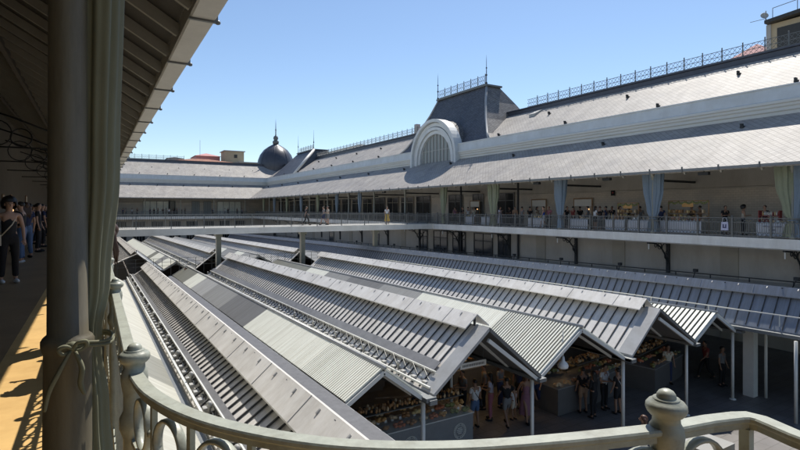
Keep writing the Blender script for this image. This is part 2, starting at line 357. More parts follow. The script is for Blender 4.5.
# doors and shopfronts of the upper gallery wall (right wing)
def opening(root, y, wd, z0, z1, x, frame='iron_mid', glass='glass_dark', bars=2):
    q = MB(); f = .08
    q.box(x - .06, x - .003, y - wd / 2 - f, y - wd / 2, z0, z1 + f); q.box(x - .06, x - .003, y + wd / 2, y + wd / 2 + f, z0, z1 + f)
    q.box(x - .06, x - .003, y - wd / 2, y + wd / 2, z1, z1 + f)
    for i in range(1, bars): yy = y - wd / 2 + wd * i / bars; q.box(x - .055, x - .02, yy - .03, yy + .03, z0, z1)
    q.box(x - .055, x - .02, y - wd / 2, y + wd / 2, z1 - .7, z1 - .64)
    d = q.build('door', frame, root)
    q = MB(); q.box(x - .018, x - .004, y - wd / 2, y + wd / 2, z0, z1); q.build('pane', glass, d)
XW = EX + 5.9
for y, wd in ((37.4, 2.2), (41.6, 1.6), (45.5, 2.4)): opening(right, y, wd, FL + .02, 1.5, XW - .09)
for i in range(16): opening(right, 52 + i * 3.7, 2.9, FL + .02, 1.5, XW - .09, 'pilaster' if i % 3 else 'iron_mid')
XL = EX + 3.6
for y, wd in ((35.3, 1.2), (38.1, 2.6), (41.9, 2.0), (45.2, 2.4), (48.6, 1.6)): opening(right, y, wd, G0, FL - .9, XL - .06, 'iron_dark', 'glass_dark', 2)
for i in range(4): opening(right, 60 + i * 14.84, 1.6, G0, FL - 1.8, XL - .06, 'iron_mid', 'glass_dark', 1)
# far wing doors
def opening_x(root, x, wd, z0, z1, y, frame, glass):
    q = MB(); f = .09
    q.box(x - wd / 2 - f, x - wd / 2, y - .06, y - .003, z0, z1 + f); q.box(x + wd / 2, x + wd / 2 + f, y - .06, y - .003, z0, z1 + f)
    q.box(x - wd / 2, x + wd / 2, y - .06, y - .003, z1, z1 + f); q.box(x - .05, x + .05, y - .055, y - .02, z0, z1)
    for i in (1, 3): q.box(x - wd / 2 + wd * i / 4 - .04, x - wd / 2 + wd * i / 4 + .04, y - .055, y - .02, z0, z1)
    d = q.build('door', frame, root); q = MB(); q.box(x - wd / 2, x + wd / 2, y - .018, y - .004, z0, z1); q.build('pane', glass, d)
YW = YF + 5.9
for x, wd, g in ((3.0, 1.5, 'frosted'), (11.0, 5.0, 'p_white'), (18.6, 1.4, 'frosted'), (21.0, 1.4, 'frosted'), (25.6, 5.0, 'p_white'), (13.9, 1.2, 'glass_dark')):
    opening_x(far, x, wd, FL + .02, 1.6, YW - .09, 'iron_mid', g)
for i in range(9): opening_x(far, 1 + i * 3.3, 2.0, G0, FL - 1.1, YF + 3.54, 'iron_mid', 'glass_dark')

# small hooks / vents on the slates
hk = MB(); hk.box(-.14, .14, -.09, .09, 0, .14); hk.box(-.22, .02, -.05, .05, .14, .26); hm = hk.mesh('roof_vent'); hm.materials.append(M['iron_dark'])
for i in range(12):
    y = 13.5 + i * 8.4
    if not 40 < y < 58:
        share('roof_vent', hm, right, (EX + 6.1, y, 7.30)); share('roof_vent', hm, right, (EX + 8.9, y + 4.4, 9.1))
for i in range(11):
    y = 15.5 + i * 9.6; share('roof_vent', hm, right, (EX + 4.3, y, 4.78))
for i in range(6):
    share('roof_vent', hm, far, (2.5 + i * 5.3, YF + 6.2, 7.26), R(90)); share('roof_vent', hm, far, (5 + i * 5.3, YF + 8.6, 8.7), R(90)); share('roof_vent', hm, far, (1 + i * 5.0, YF + 4.4, 4.84), R(90))
q = MB(); zz = lambda o: 6.95 + (o - 5.5) * .6377
for (y, o) in ((36.9, 9.2), (-1, 9)):
    q.hexa([(EX + o, y, zz(o) + .0), (EX + o + 1.0, y, zz(o + 1)), (EX + o + 1.0, y + .8, zz(o + 1)), (EX + o, y + .8, zz(o)), (EX + o, y, zz(o) + .28), (EX + o + 1.0, y, zz(o + 1) + .12), (EX + o + 1.0, y + .8, zz(o + 1) + .12), (EX + o, y + .8, zz(o) + .28)])
q.build('skylight', 'p_lgrey', right)

# ridge railing panels
def lattice_mesh(L=1.4, h=.85, ms='iron_mid'):
    q = MB()
    q.box(-.03, .03, -.03, .03, 0, h + .12); q.blob((0, 0, h + .16), .05, .05, .05)
    for z in (.08, h * .5, h - .02): q.box(-.015, .015, 0, L, z - .018, z + .018)
    n = 4
    for i in range(n):
        a, b_ = i * L / n, (i + 1) * L / n
        for z0, z1 in ((.08, h * .5), (h * .5, h - .02)):
            q.beam((0, a, z0), (0, b_, z1), .02, .02); q.beam((0, a, z1), (0, b_, z0), .02, .02)
    me = q.mesh('lattice_panel'); me.materials.append(M[ms]); return me
lm = lattice_mesh()
rr = empty('roof_railing', 'ornamental iron lattice railing along the right wing ridge, nearer stretch beside the beige house', 'railing', 'iron railings on the roof ridges')
for i in range(38): share('lattice_panel', lm, rr, (EX + 10.9, 39.6 - (i + 1) * 1.4, 10.78))
rr2 = empty('roof_railing', 'ornamental iron railing along the right wing ridge between slate pavilion and dome', 'railing', 'iron railings on the roof ridges')
for i in range(36): share('lattice_panel', lm, rr2, (EX + 10.9, 57 + i * 1.4, 10.78))
rr3 = empty('roof_railing', 'thin iron railing along the far wing ridge in front of the red roofs', 'railing', 'iron railings on the roof ridges')
for i in range(20): share('lattice_panel', lm, rr3, (17.0 - (i + 1) * 1.4 + 1.4, YF + 10.9, 10.78), R(90))

# ------------------------------------------------------------------ mansard pavilion with the lunette
pv = empty('mansard_pavilion', 'dark slate mansard roof rising behind the round-arched window', 'roof tower')
YC = 48.6; Xp = EX + 5.5
def frustum(rings, xr, cols, root, names):
    pass
levels = [(0, 9.1, Xp, 6.85), (.15, 7.9, Xp + .75, 7.9), (.4, 6.6, Xp + 1.7, 9.7), (.7, 5.4, Xp + 2.7, 11.9), (1, 4.65, Xp + 3.45, 13.75)]
XB = [Xp + 11, Xp + 10, Xp + 8.6, Xp + 7.2, Xp + 5.4]
q = MB()
for i in range(4):
    _, h0, x0, z0 = levels[i]; _, h1, x1, z1 = levels[i + 1]
    q.add([(x0, YC - h0, z0), (x0, YC + h0, z0), (x1, YC + h1, z1), (x1, YC - h1, z1)], [(0, 1, 2, 3)])
    q.add([(XB[i], YC - h0, z0), (XB[i], YC + h0, z0), (XB[i + 1], YC + h1, z1), (XB[i + 1], YC - h1, z1)], [(3, 2, 1, 0)])
q.add([(levels[4][2], YC - 4.65, 13.75), (levels[4][2], YC + 4.65, 13.75), (XB[4], YC + 4.65, 13.75), (XB[4], YC - 4.65, 13.75)], [(0, 1, 2, 3)])
q.build('slate_front', 'slate_dark', pv)
q = MB()
for i in range(4):
    _, h0, x0, z0 = levels[i]; _, h1, x1, z1 = levels[i + 1]
    q.add([(x0, YC - h0, z0), (XB[i], YC - h0, z0), (XB[i + 1], YC - h1, z1), (x1, YC - h1, z1)], [(0, 1, 2, 3)])
q.build('slate_side', 'slate_dark_x', pv)
q = MB()
for i in range(4):
    _, h0, x0, z0 = levels[i]; _, h1, x1, z1 = levels[i + 1]; q.add([(x0, YC + h0, z0), (XB[i], YC + h0, z0), (XB[i + 1], YC + h1, z1), (x1, YC + h1, z1)], [(0, 1, 2, 3)])
q.build('slate_side', 'slate_dark_x', pv)
q = MB()
for sg in (-1, 1): q.tube([(x, YC + sg * h, z) for _, h, x, z in levels], .13, 6)
q.build('hip_flashing', 'zinc_edge', pv)
q = MB(); q.box(levels[4][2] - .2, XB[4] + .2, YC - 4.85, YC + 4.85, 13.753, 13.95); q.build('crown_ledge', 'iron_mid', pv)
cr = MB()
for i in range(7): pass
L9 = 9.0 / 7
cm2 = lattice_mesh(L9, 1.0)
for i in range(7): share('crest_railing', cm2, pv, (levels[4][2] - .05, YC - 4.5 + i * L9, 13.95))
for sg in (-1, 1):
    q = MB(); q.lathe((levels[4][2] - .05, YC + sg * 4.7, 13.95), [(.1, 0), (.12, .15), (.05, .25), (.05, .9), (.13, 1.0), (.05, 1.1), (.04, 1.7), (.1, 1.8), (.03, 1.9), (.025, 2.6), (.004, 3.3)], 8)
    q.build('finial', 'iron_dark', pv)

# lunette dormer
lun = empty('arched_dormer', 'big half-round window framed by a white moulded arch in the parapet', 'window')
def arch_ring(q, r0, r1, x0, x1, zc, zb, n=28, leg=True):
    """half ring in the YZ plane between radii, thickness x0..x1, legs down to zb"""
    def arc(r):
        pts = [(YC + r * math.cos(math.pi * k / n), zc + r * math.sin(math.pi * k / n)) for k in range(n + 1)]
        if leg: pts = [(YC + r, zb)] + pts + [(YC - r, zb)]
        return pts
    A, B = arc(r0), arc(r1); m_ = len(A); vs = []; fs = []
    for x in (x0, x1):
        for p in A: vs.append((x, p[0], p[1]))
        for p in B: vs.append((x, p[0], p[1]))
    for i in range(m_ - 1):
        fs += [(i, i + 1, m_ + i + 1, m_ + i), (2 * m_ + i + 1, 2 * m_ + i, 3 * m_ + i, 3 * m_ + i + 1),
               (m_ + i, m_ + i + 1, 3 * m_ + i + 1, 3 * m_ + i), (i + 1, i, 2 * m_ + i, 2 * m_ + i + 1)]
    for i in (0, m_ - 1): fs.append((i, m_ + i, 3 * m_ + i, 2 * m_ + i))
    q.add(vs, fs)
bx = EX + 4.55
q = MB(); arch_ring(q, 3.12, 3.5, bx + .55, bx + 1.4, 5.55, 5.0); arch_ring(q, 3.503, 3.85, bx + .35, bx + 1.4, 5.6, 5.0); q.build('inner_arch', 'cornice', lun)
q = MB(); arch_ring(q, 3.853, 4.25, bx + .42, bx + 1.4, 5.68, 5.0); arch_ring(q, 4.253, 4.6, bx + .1, bx + 1.2, 5.75, 5.0); q.build('outer_arch', 'cornice', lun)
q = MB(); arch_ring(q, 4.1, 4.5, bx + 1.203, bx + 3.4, 5.75, 7.0); q.build('vault', 'slate_dark_x', lun)
q = MB()
fan = [(bx + .85, YC + 3.118 * math.cos(math.pi * k / 28), 5.55 + 3.118 * math.sin(math.pi * k / 28)) for k in range(29)]
fan = [(bx + .85, YC + 3.118, 5.05)] + fan + [(bx + .85, YC - 3.118, 5.05)]
q.add(fan, [tuple(range(len(fan)))]); q.build('pane', 'frosted', lun)
q = MB()
for i in range(-4, 5):
    y = i * .68; hh = math.sqrt(max(0, 3.1 ** 2 - y * y)); q.box(bx + .76, bx + .84, YC + y - .07, YC + y + .07, 5.05, 5.55 + hh)
q.box(bx + .77, bx + .835, YC - 3.1, YC + 3.1, 6.75, 6.85)
q.build('mullion', 'p_lgrey', lun)
q = MB(); q.box(bx + .3, bx + .95, YC - 3.5, YC + 3.5, 4.98, 5.1); q.build('sill', 'cornice', lun)

# ------------------------------------------------------------------ corner dome and little mansard beside it
dm_ = empty('dome', 'dark round slate dome with a needle finial at the far corner', 'dome', loc=(0, 0, 0))
dc = (38.3, 123.8, 0)
q = MB(); q.lathe(dc, [(4.3, 6.0), (4.3, 8.0), (4.5, 8.1), (4.5, 8.4), (4.15, 8.5), (4.35, 9.6), (4.4, 10.7), (4.2, 12.0), (3.7, 13.3), (2.8, 14.5), (1.7, 15.3), (.8, 15.8), (.55, 16.1)], 32); q.build('shell', 'dome', dm_)
q = MB()
for k in range(8):
    a = math.pi * 2 * (k + .5) / 8; q.tube([(dc[0] + r * math.cos(a), dc[1] + r * math.sin(a), z) for r, z in [(4.17, 8.5), (4.37, 9.6), (4.42, 10.7), (4.22, 12.0), (3.72, 13.3), (2.82, 14.5), (1.72, 15.3), (.8, 15.8)]], .06, 5)
q.build('rib', 'lead', dm_)
q = MB(); q.lathe(dc, [(.6, 15.9), (.75, 16.2), (.8, 16.6), (.55, 16.9), (.4, 17.0), (.62, 17.3), (.55, 17.8), (.2, 18.1), (.13, 18.4), (.12, 19.4), (.2, 19.5), (.1, 19.7), (.06, 21), (.01, 22.3)], 12); q.build('finial', 'iron_mid', dm_)
sp_ = empty('small_mansard', 'small dark slate mansard between the dome and the right wing roof', 'roof tower')
ya, yb = 98.0, 114.0
q = MB()
q.add([(Xp, ya, 6.9), (Xp, yb, 6.9), (Xp + 5, yb - 3.8, 12.3), (Xp + 5, ya + 2.2, 12.3)], [(0, 1, 2, 3)])
q.add([(Xp, yb, 6.9), (Xp + 12, yb, 6.9), (Xp + 8, yb - 3.8, 12.3), (Xp + 5, yb - 3.8, 12.3)], [(0, 1, 2, 3)])
q.add([(Xp + 5, ya + 2.2, 12.3), (Xp + 5, yb - 3.8, 12.3), (Xp + 8, yb - 3.8, 12.3), (Xp + 8, ya + 2.2, 12.3)], [(0, 1, 2, 3)])
q.add([(Xp, ya, 6.9), (Xp + 12, ya, 6.9), (Xp + 8, ya + 2.2, 12.3), (Xp + 5, ya + 2.2, 12.3)], [(0, 1, 2, 3)])
q.build('slate_skin', 'slate_dark', sp_)
q = MB(); q.tube([(Xp - .05, ya, 7.0), (Xp + 5, ya + 2.2, 12.35)], .3, 6); q.build('hip_flashing', 'zinc_cap', sp_)
q = MB(); q.box(Xp + 4.8, Xp + 8.2, ya + 2, yb - 3.6, 12.303, 12.5); q.build('crown_ledge', 'lead', sp_)
for yy in (ya + 2.4, yb - 4.2):
    q = MB(); q.lathe((Xp + 5, yy, 12.5), [(.15, 0), (.06, .3), (.05, 1.2), (.13, 1.4), (.05, 1.6), (.03, 2.5), (.01, 4.0)], 6); q.build('finial', 'iron_dark', sp_)
for i in range(6): share('crest_railing', lm, sp_, (Xp + 4.95, ya + 2.6 + i * 1.4, 12.5))

# ------------------------------------------------------------------ gallery railings (right, far, bridge)
def rail_mesh(L=1.855, h=1.05, detail=True):
    q = MB(); q.box(-.045, .045, -.045, .045, 0, h + .03); q.blob((0, 0, h + .08), .07, .07, .05, 8, 5)
    q.box(-.035, .035, 0, L, h - .03, h + .01)
    q.box(-.015, .015, 0, L, .78, .81); q.box(-.015, .015, 0, L, .27, .30); q.box(-.02, .02, 0, L, .06, .10)
    n = 9
    for i in range(n):
        y = (i + .5) * L / n
        if i: yy = i * L / n; q.box(-.011, .011, yy - .011, yy + .011, .3, .78)
        for zc in (.905, .185):
            q.tube([(0, y + .085 * math.cos(a), zc + .085 * math.sin(a)) for a in [k * math.pi / 5 for k in range(10)]], .014, 5, closed=True)
        q.box(-.009, .009, y - .009, y + .009, .3, .78)
    me = q.mesh('railing_panel'); me.materials.append(M['iron_mid']); return me
rm = rail_mesh()
gr = empty('gallery_railing', 'long grey iron railing with rows of rings edging the right gallery', 'railing')
n_ = 62
for i in range(n_): share('railing_panel', rm, gr, (EX + 1.18, -4 + i * 1.855, FL))
gf = empty('gallery_railing', 'distant grey iron railing edging the far gallery under the eave', 'railing')
for i in range(15): share('railing_panel', rm, gf, (28.3 - i * 1.855, YF + 1.2, FL), R(90))

# ------------------------------------------------------------------ footbridge
BY0, BY1 = 42.6, 46.6
br = empty('footbridge', 'pale footbridge crossing above the market roofs with people walking', 'bridge')
q = MB(); q.hexa([(.1, BY0 - .4, FL - .5), (EX + 1.1, BY0 + .5, FL - .5), (EX + 1.1, BY1 + .5, FL - .5), (.1, BY1 - .4, FL - .5), (.1, BY0 - .4, FL + .0), (EX + 1.1, BY0 + .5, FL + .0), (EX + 1.1, BY1 + .5, FL + .0), (.1, BY1 - .4, FL + .0)])
q.build('deck', 'slab', br)
q = MB(); q.hexa([(.1, BY0 - .1, FL + .004), (EX + 1.1, BY0 + .8, FL + .004), (EX + 1.1, BY1 + .2, FL + .004), (.1, BY1 - .7, FL + .004), (.1, BY0 - .1, FL + .03), (EX + 1.1, BY0 + .8, FL + .03), (EX + 1.1, BY1 + .2, FL + .03), (.1, BY1 - .7, FL + .03)])
q.build('walking_surface', 'deck', br)
def brail_mesh(L=2.4, h=1.05):
    q = MB(); q.box(-.03, .03, -.03, .03, 0, h); q.box(-.03, .03, 0, L, h, h + .04); q.box(-.015, .015, 0, L, .08, .11)
    n = 16
    for i in range(1, n): q.box(-.007, .007, i * L / n - .007, i * L / n + .007, .1, h)
    me = q.mesh('bridge_railing'); me.materials.append(M['iron_mid']); return me
bm1 = brail_mesh(); ang = math.atan2(.9, EX + 1.0)
for side, y in ((0, BY0 - .3), (1, BY1 - .5)):
    for i in range(12):
        x = .2 + (i + 1) * 2.4; share('bridge_railing', bm1, br, (x, y + x * .0304, FL), R(90) + ang)
for x in (8.75, 16.0, 23.4):
    q = MB(); q.box(x - .19, x + .19, 43.65, 44.05, G0, FL - .5); q.box(x - .27, x + .27, 43.5, 44.2, FL - .75, FL - .502); q.build('pier', 'iron', br)

# ------------------------------------------------------------------ market roofs
SL = -.0165
def Z(z, y): return z + SL * (y - 10.6)
def slab_between(q, xa, za, xb, zb, y0, y1, t=.06, lift=0):
    """roof sheet between two lines parallel to y; za/zb at y=10.6"""
    P = lambda x, z, y, dz: (x, y, Z(z, y) + dz)
    q.hexa([P(xa, za, y0, lift - t), P(xb, zb, y0, lift - t), P(xb, zb, y1, lift - t), P(xa, za, y1, lift - t),
            P(xa, za, y0, lift), P(xb, zb, y0, lift), P(xb, zb, y1, lift), P(xa, za, y1, lift)])
def corr(q, xa, za, xb, zb, y0, y1, pitch=.11, amp=.022):
    n = max(2, int((y1 - y0) / pitch * 2)); vs = []; fs = []
    for i in range(n + 1):
        y = y0 + (y1 - y0) * i / n; a = amp if i % 2 else 0
        for x, z in ((xa, za), (xb, zb)): vs.append((x, y, Z(z, y) + a)); vs.append((x, y, Z(z, y) + a - .03))
    for i in range(n):
        o = i * 4; p = o + 4
        fs += [(o, o + 2, p + 2, p), (o + 1, p + 1, p + 3, o + 3)]
    q.add(vs, fs)
def tall_roof(xl, zl, xr, zr, xg, zg, y0, y1, label, seams=True, cap=True, strip=True, spacing=.36, front=True, posts=True, cape=.42, capoff=.4, strip_x=None, gx=None, zm=('zinc', 'zinc_cap')):
    """xl eave left, xr ridge, xg eave right. standing seams on the left slope"""
    t = empty('market_roof', label, 'market roof', 'zinc and sheet roofs over the market stalls')
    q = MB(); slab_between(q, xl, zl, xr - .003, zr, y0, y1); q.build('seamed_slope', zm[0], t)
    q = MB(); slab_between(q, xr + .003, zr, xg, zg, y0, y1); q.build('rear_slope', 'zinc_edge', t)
    q = MB(); slab_between(q, xl, zl, xr - .03, zr, y0 + .05, y1 - .05, .02, -.064); slab_between(q, xr + .03, zr, xg, zg, y0 + .05, y1 - .05, .02, -.064); q.build('lining', 'under', t)
    if seams:
        q = MB(); n = int((y1 - y0 - .9) / spacing)
        for i in range(n):
            y = y0 + .62 + i * spacing
            q.beam((xl + .02, y, Z(zl, y) + .03), (xr - .05, y, Z(zr, y) + .012), .032, .028)
        q.build('standing_seams', 'seam', t)
    if cap:
        e, dr, up = cape, .34, .31; y0c = y0 + capoff
        q = MB()
        slab_between(q, xr - e, zr + up - dr, xr - .002, zr + up, y0c, y1, .035); slab_between(q, xr + .002, zr + up, xr + e, zr + up - dr, y0c, y1, .035)
        c_ = q.build('ridge_cap', zm[1], t)
        q = MB(); n = int((y1 - y0c) / 1.05)
        for i in range(n):
            y = y0c + .6 + i * 1.05
            q.beam((xr - .13, y, Z(zr + up - .105, y) + .012), (xr - .06, y, Z(zr + up - .05, y) + .012), .03, .03)
            if i % 2 == 0: q.beam((xr - e, y + .5, Z(zr + up - dr, y) + .002), (xr, y + .5, Z(zr + up, y) + .002), .012, .01)
        q.build('cap_clips', 'zinc_edge', c_)
        q = MB(); n = int((y1 - y0c) / 2.1)
        for i in range(n + 1):
            y = min(y0c + .1 + i * 2.1, y1 - .1)
            q.beam((xr - .02, y, Z(zr, y) - .02), (xr - .02, y, Z(zr + up, y) - .03), .05, .05)
        q.build('cap_support', 'iron_dark', t)
    if front:
        q = MB(); slab_between(q, xl - .02, zl, xr - .01, zr, y0 - .12, y0 + .42, .10, .035); q.build('verge', 'zinc_edge', t)
        q = MB(); slab_between(q, xr + .01, zr, xg, zg, y0 - .12, y0 + .2, .12, .035); q.build('verge_return', 'under', t)
        q = MB(); q.beam((xr, y0 - .05, Z(zr, y0) - .32), (xg - .05, y0 - .05, Z(zg, y0) - .12), .07, .1)
        q.beam((xl + .2, y0 + 1.2, zl - .05), (xr, y0 + 1.2, zr - .15), .07, .1)
        q.beam((xr, y0 + 1.2, zr - .15), (xg, y0 + 1.2, zg - .1), .07, .1)
        q.build('front_truss', 'white_metal', t)
    if strip:
        sx = strip_x; s0, s1 = sx; f_ = lambda x: zl + (zr - zl) * (x - xl) / (xr - xl)
        q = MB(); slab_between(q, s0, f_(s0) + .10, s1, f_(s1) + .09, y0 + .5, y1, .03); w_ = q.build('walkway', 'strip', t)
        q = MB(); n = int((y1 - y0) / .55)
        for i in range(n):
            y = y0 + .4 + i * .55; x = xl + .12
            z = Z(f_(x), y); zs_ = Z(f_(s0), y) + .10
            q.m = 0; q.box(x - .05, x + .05, y, y + .16, z + .02, z + .09)
            q.beam((x + .12, y, z + .04), (s0 + .02, y + .02, zs_), .022, .022)
            q.m = 1; q.beam((x + .10, y + .04, z + .05), (s0 + .01, y + .5, zs_), .025, .025)
            q.box(x + .06, x + .17, y + .2, y + .40, z + .03, z + .07)
            q.m = 0
            if i % 4 == 2: q.lathe((x + .03, y + .4, z + .02), [(.03, 0), (.03, .14), (.055, .15), (.055, .22), (.02, .25)], 8)
        q.build('gutter_blocks', ['p_lgrey', 'iron_mid'], w_)
        q = MB(); q.beam((xl + .02, y0 + .1, Z(zl, y0) + .12), (xl + .02, y1, Z(zl, y1) + .12), .05, .05)
        q.beam((s0 - .01, y0 + .3, Z(f_(s0), y0) + .14), (s0 - .01, y1, Z(f_(s0), y1) + .14), .03, .03); q.build('guard_rail', 'white_metal', w_)
    # gutter left
    if gx is not False:
        q = MB(); slab_between(q, xl - .22, zl - .06, xl + .0, zl - .06, y0 - .25, y1, .12); q.build('gutter', 'gutter', t)
    if posts:
        for yy in ([y0 + .25, y0 + 4.2] if y0 < 12 else []):
            q = MB(); q.tube([(xg, yy, G0), (xg, yy, Z(zg, yy) - .1)], .055, 8); q.lathe((xg, yy, G0), [(.12, 0), (.12, .03), (.055, .05)], 8); q.build('post', 'white_metal', t)
    return t
PAN = {'a': ['p_white', 'p_lgrey', 'p_dark', 'p_grey', 'p_lgrey', 'p_grey', 'p_white', 'p_olive', 'p_olive']}
def low_roof(xl, zl, xr, zr, xg, zg, y0, y1, label, bands, slat=0, posts=True, front=True, slatw=.06, pitch=.122):
    t = empty('market_roof', label, 'market roof', 'zinc and sheet roofs over the market stalls')
    y = y0
    if slat:
        q = MB(); n = int(slat / pitch)
        for side in (0, 1):
            A, B = ((xl, zl), (xr - .01, zr)) if side == 0 else ((xr + .01, zr), (xg, zg))
            for i in range(n):
                yy = y0 + .1 + i * pitch
                q.beam((A[0], yy, Z(A[1], yy)), (B[0], yy, Z(B[1], yy)), slatw, .04)
        q.build('slats', 'p_white', t); y += slat
        q = MB(); slab_between(q, xl, zl, xr, zr, y0 + .05, y, .02, -.05); slab_between(q, xr, zr, xg, zg, y0 + .05, y, .02, -.05); q.build('dark_backing', 'seam', t)  # added dark sheet so the slat gaps read as shade
    for L, m in bands:
        ye = min(y1, y + L)
        if ye <= y: break
        q = MB(); corr(q, xl, zl, xr - .01, zr, y + .01, ye, .11, .02); corr(q, xr + .01, zr, xg, zg, y + .01, ye, .11, .02)
        q.build('roof_sheet', m, t); y = ye
    q = MB(); q.tube([(xr, y0, Z(zr, y0) + .02), (xr, y1, Z(zr, y1) + .02)], .05, 6); q.build('ridge_roll', 'zinc_edge', t)
    q = MB()
    for yy in [y0 + .05] + [y0 + .05 + 3.6 * i for i in range(1, int((y1 - y0) / 3.6))]:
        z = SL * (yy - 10.6)
        q.beam((xl, yy, zl + z - .1), (xr, yy, zr + z - .1), .08, .1); q.beam((xr, yy, zr + z - .1), (xg, yy, zg + z - .1), .08, .1)
        if yy < 12: q.beam((xr, yy + .5, zr + z - .16), (xg, yy + .5, zg + z - .16), .06, .08)
    q.build('truss', 'white_metal', t)
    q = MB(); slab_between(q, xg - .02, zg - .05, xg + .28, zg - .05, y0 - .2, y1, .1); slab_between(q, xl - .26, zl - .05, xl - .0, zl - .05, y0 - .2, y1, .1); q.build('gutter', 'gutter', t)
    if posts and y0 < 12:
        for x_, yy in ((xg + .14, y0 + .2),):
            q = MB(); q.tube([(x_, yy, G0), (x_, yy, Z(zg, yy) - .1)], .06, 8); q.lathe((x_, yy, G0), [(.13, 0), (.13, .03), (.06, .05)], 8); q.build('post', 'white_metal', t)
    return t
YFR = 10.6; YE1 = 41.3
tall_roof(1.74, -4.05, 2.93, -3.30, 4.5, -4.6, 4.0, 37.0, 'nearest zinc ridge roof running from under the curved railing', strip_x=(1.98, 2.12), spacing=.33, cape=.4)
q = MB(); slab_between(q, 4.4, -4.44, 4.90, -4.44, 4.0, 40, .1)
_q = q
q = MB()
for i in range(60): q.box(4.42, 4.87, 4.1 + i * .6, 4.68 + i * .6, Z(-4.439, 4.1 + i * .6), Z(-4.424, 4.1 + i * .6))
q_pl = q; q = _q
bg_ = tag(q.build('box_gutter', 'zinc_edge'), 'dark grey covered gutter strip beside the nearest zinc ridge', 'gutter')
q_pl.build('cover_plates', 'plate_dark', bg_)
low_roof(-.9, -4.0, .45, -3.3, 1.55, -4.05, 1.2, 37.0, 'ivory sheet roof at lower left directly below the gallery rail',
         [(2.4, 'p_ivory'), (2.2, 'p_grey'), (5.2, 'p_ivory'), (2.6, 'p_olive'), (20, 'p_ivory')], slat=1.6, posts=False)
low_roof(4.92, -4.42, 5.92, -3.80, 7.0, -4.62, YFR, YE1, 'low roof of ivory, grey and olive sheets left of the walkway gutter',
         [(6.5, 'p_white'), (4.6, 'p_dark'), (4.5, 'p_grey'), (3.5, 'p_lgrey'), (3.2, 'p_white'), (4.2, 'p_olive'), (9, 'p_olive')], slat=3.0, slatw=.066, pitch=.1)
tall_roof(7.27, -4.66, 9.07, -3.21, 11.0, -4.80, YFR, YE1, 'middle zinc seamed roof with its open gable above the shoppers', strip_x=(7.62, 7.9))
low_roof(11.12, -4.80, 12.9, -3.64, 15.0, -4.85, YFR, YE1, 'low roof with open black and white slats at its front end in the middle',
         [(5.5, 'p_white'), (3.6, 'p_grey'), (4.0, 'p_dark'), (3.2, 'p_grey'), (3.2, 'p_white'), (8, 'p_olive')], slat=3.3)
tall_roof(15.2, -4.85, 16.75, -3.47, 18.95, -4.88, YFR, YE1, 'third zinc seamed roof, right of the slatted roof', strip=False, spacing=.40)
low_roof(19.07, -4.88, 20.6, -4.0, 22.0, -4.8, YFR, YE1, 'small slatted gable roof at right against the blue-grey roof', [(30, 'p_white')], slat=4.0, slatw=.12, pitch=.2)
tall_roof(22.15, -4.62, 23.0, -3.36, 26.9, -4.9, 3.0, 104, 'long zinc roof toned blue like shade with steep near side beside the right wing wall', strip=False, spacing=.42, front=False, posts=False, cape=.2, capoff=0, zm=('zinc_shade', 'zinc_shade'))
q = MB(); q.beam((22.25, 3.2, Z(-4.05, 3.2)), (22.25, 40, Z(-4.05, 40)), .04, .04)
for i in range(14): yy = 4 + 2.6 * i; q.beam((22.25, yy, Z(-4.5, yy)), (22.25, yy, Z(-4.05, yy)), .03, .03)
tag(q.build('guard_rail', 'white_metal'), 'thin white safety rail along the slope of the shaded roof', 'railing')
for y in (8.2, 12.0, 15.8):
    xx_, yy_ = {8.2: (21.6, 8.42), 12.0: (23.5, 10.2), 15.8: (21.8, 15.8)}[y]
    q = MB(); q.tube([(xx_, yy_, G0), (xx_, yy_, -4.75 if y != 12.0 else -3.75)], .06, 8); tag(q.build('post', 'white_metal'), 'slim white post under the shaded right roof edge, ' + {8.2: 'nearest and cut by the frame edge', 12.0: 'beside the grey pillar', 15.8: 'deepest in shadow'}[y], 'post')
q = MB(); q.box(23.05, 23.4, 10.45, 10.85, G0, -3.8); tag(q.build('pillar', 'white_metal'), 'square grey pillar standing in shade beneath the right roof edge', 'pillar')
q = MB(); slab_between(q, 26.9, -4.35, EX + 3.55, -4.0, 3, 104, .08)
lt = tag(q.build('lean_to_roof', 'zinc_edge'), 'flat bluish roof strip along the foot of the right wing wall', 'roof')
q = MB()
for i in range(46):
    yy = 6 + 2.1 * i; q.beam((31.3, yy, Z(-4.0, yy)), (31.3, yy, Z(-3.8, yy) ), .05, .05)
q.beam((31.3, 3, Z(-3.78, 3)), (31.3, 103, Z(-3.78, 103)), .06, .06); q.build('cable_run', 'iron_dark', lt)
# floodlights on stalks along the wall foot
for i in range(11):
    yy = 12.2 + i * 5.1
    t = empty('floodlight', 'small black floodlight on a stalk at the foot of the right wing wall', 'floodlight', 'floodlights along the right wall')
    q = MB(); q.tube([(30.9, yy, Z(-4.05, yy)), (30.7, yy - .25, Z(-3.6, yy))], .025, 6); q.build('stalk', 'iron_dark', t)
    q = MB(); q.box(30.62, 30.8, yy - .37, yy - .15, Z(-3.6, yy) - .04, Z(-3.6, yy) + .14); q.build('lamp_head', 'iron_dark', t)
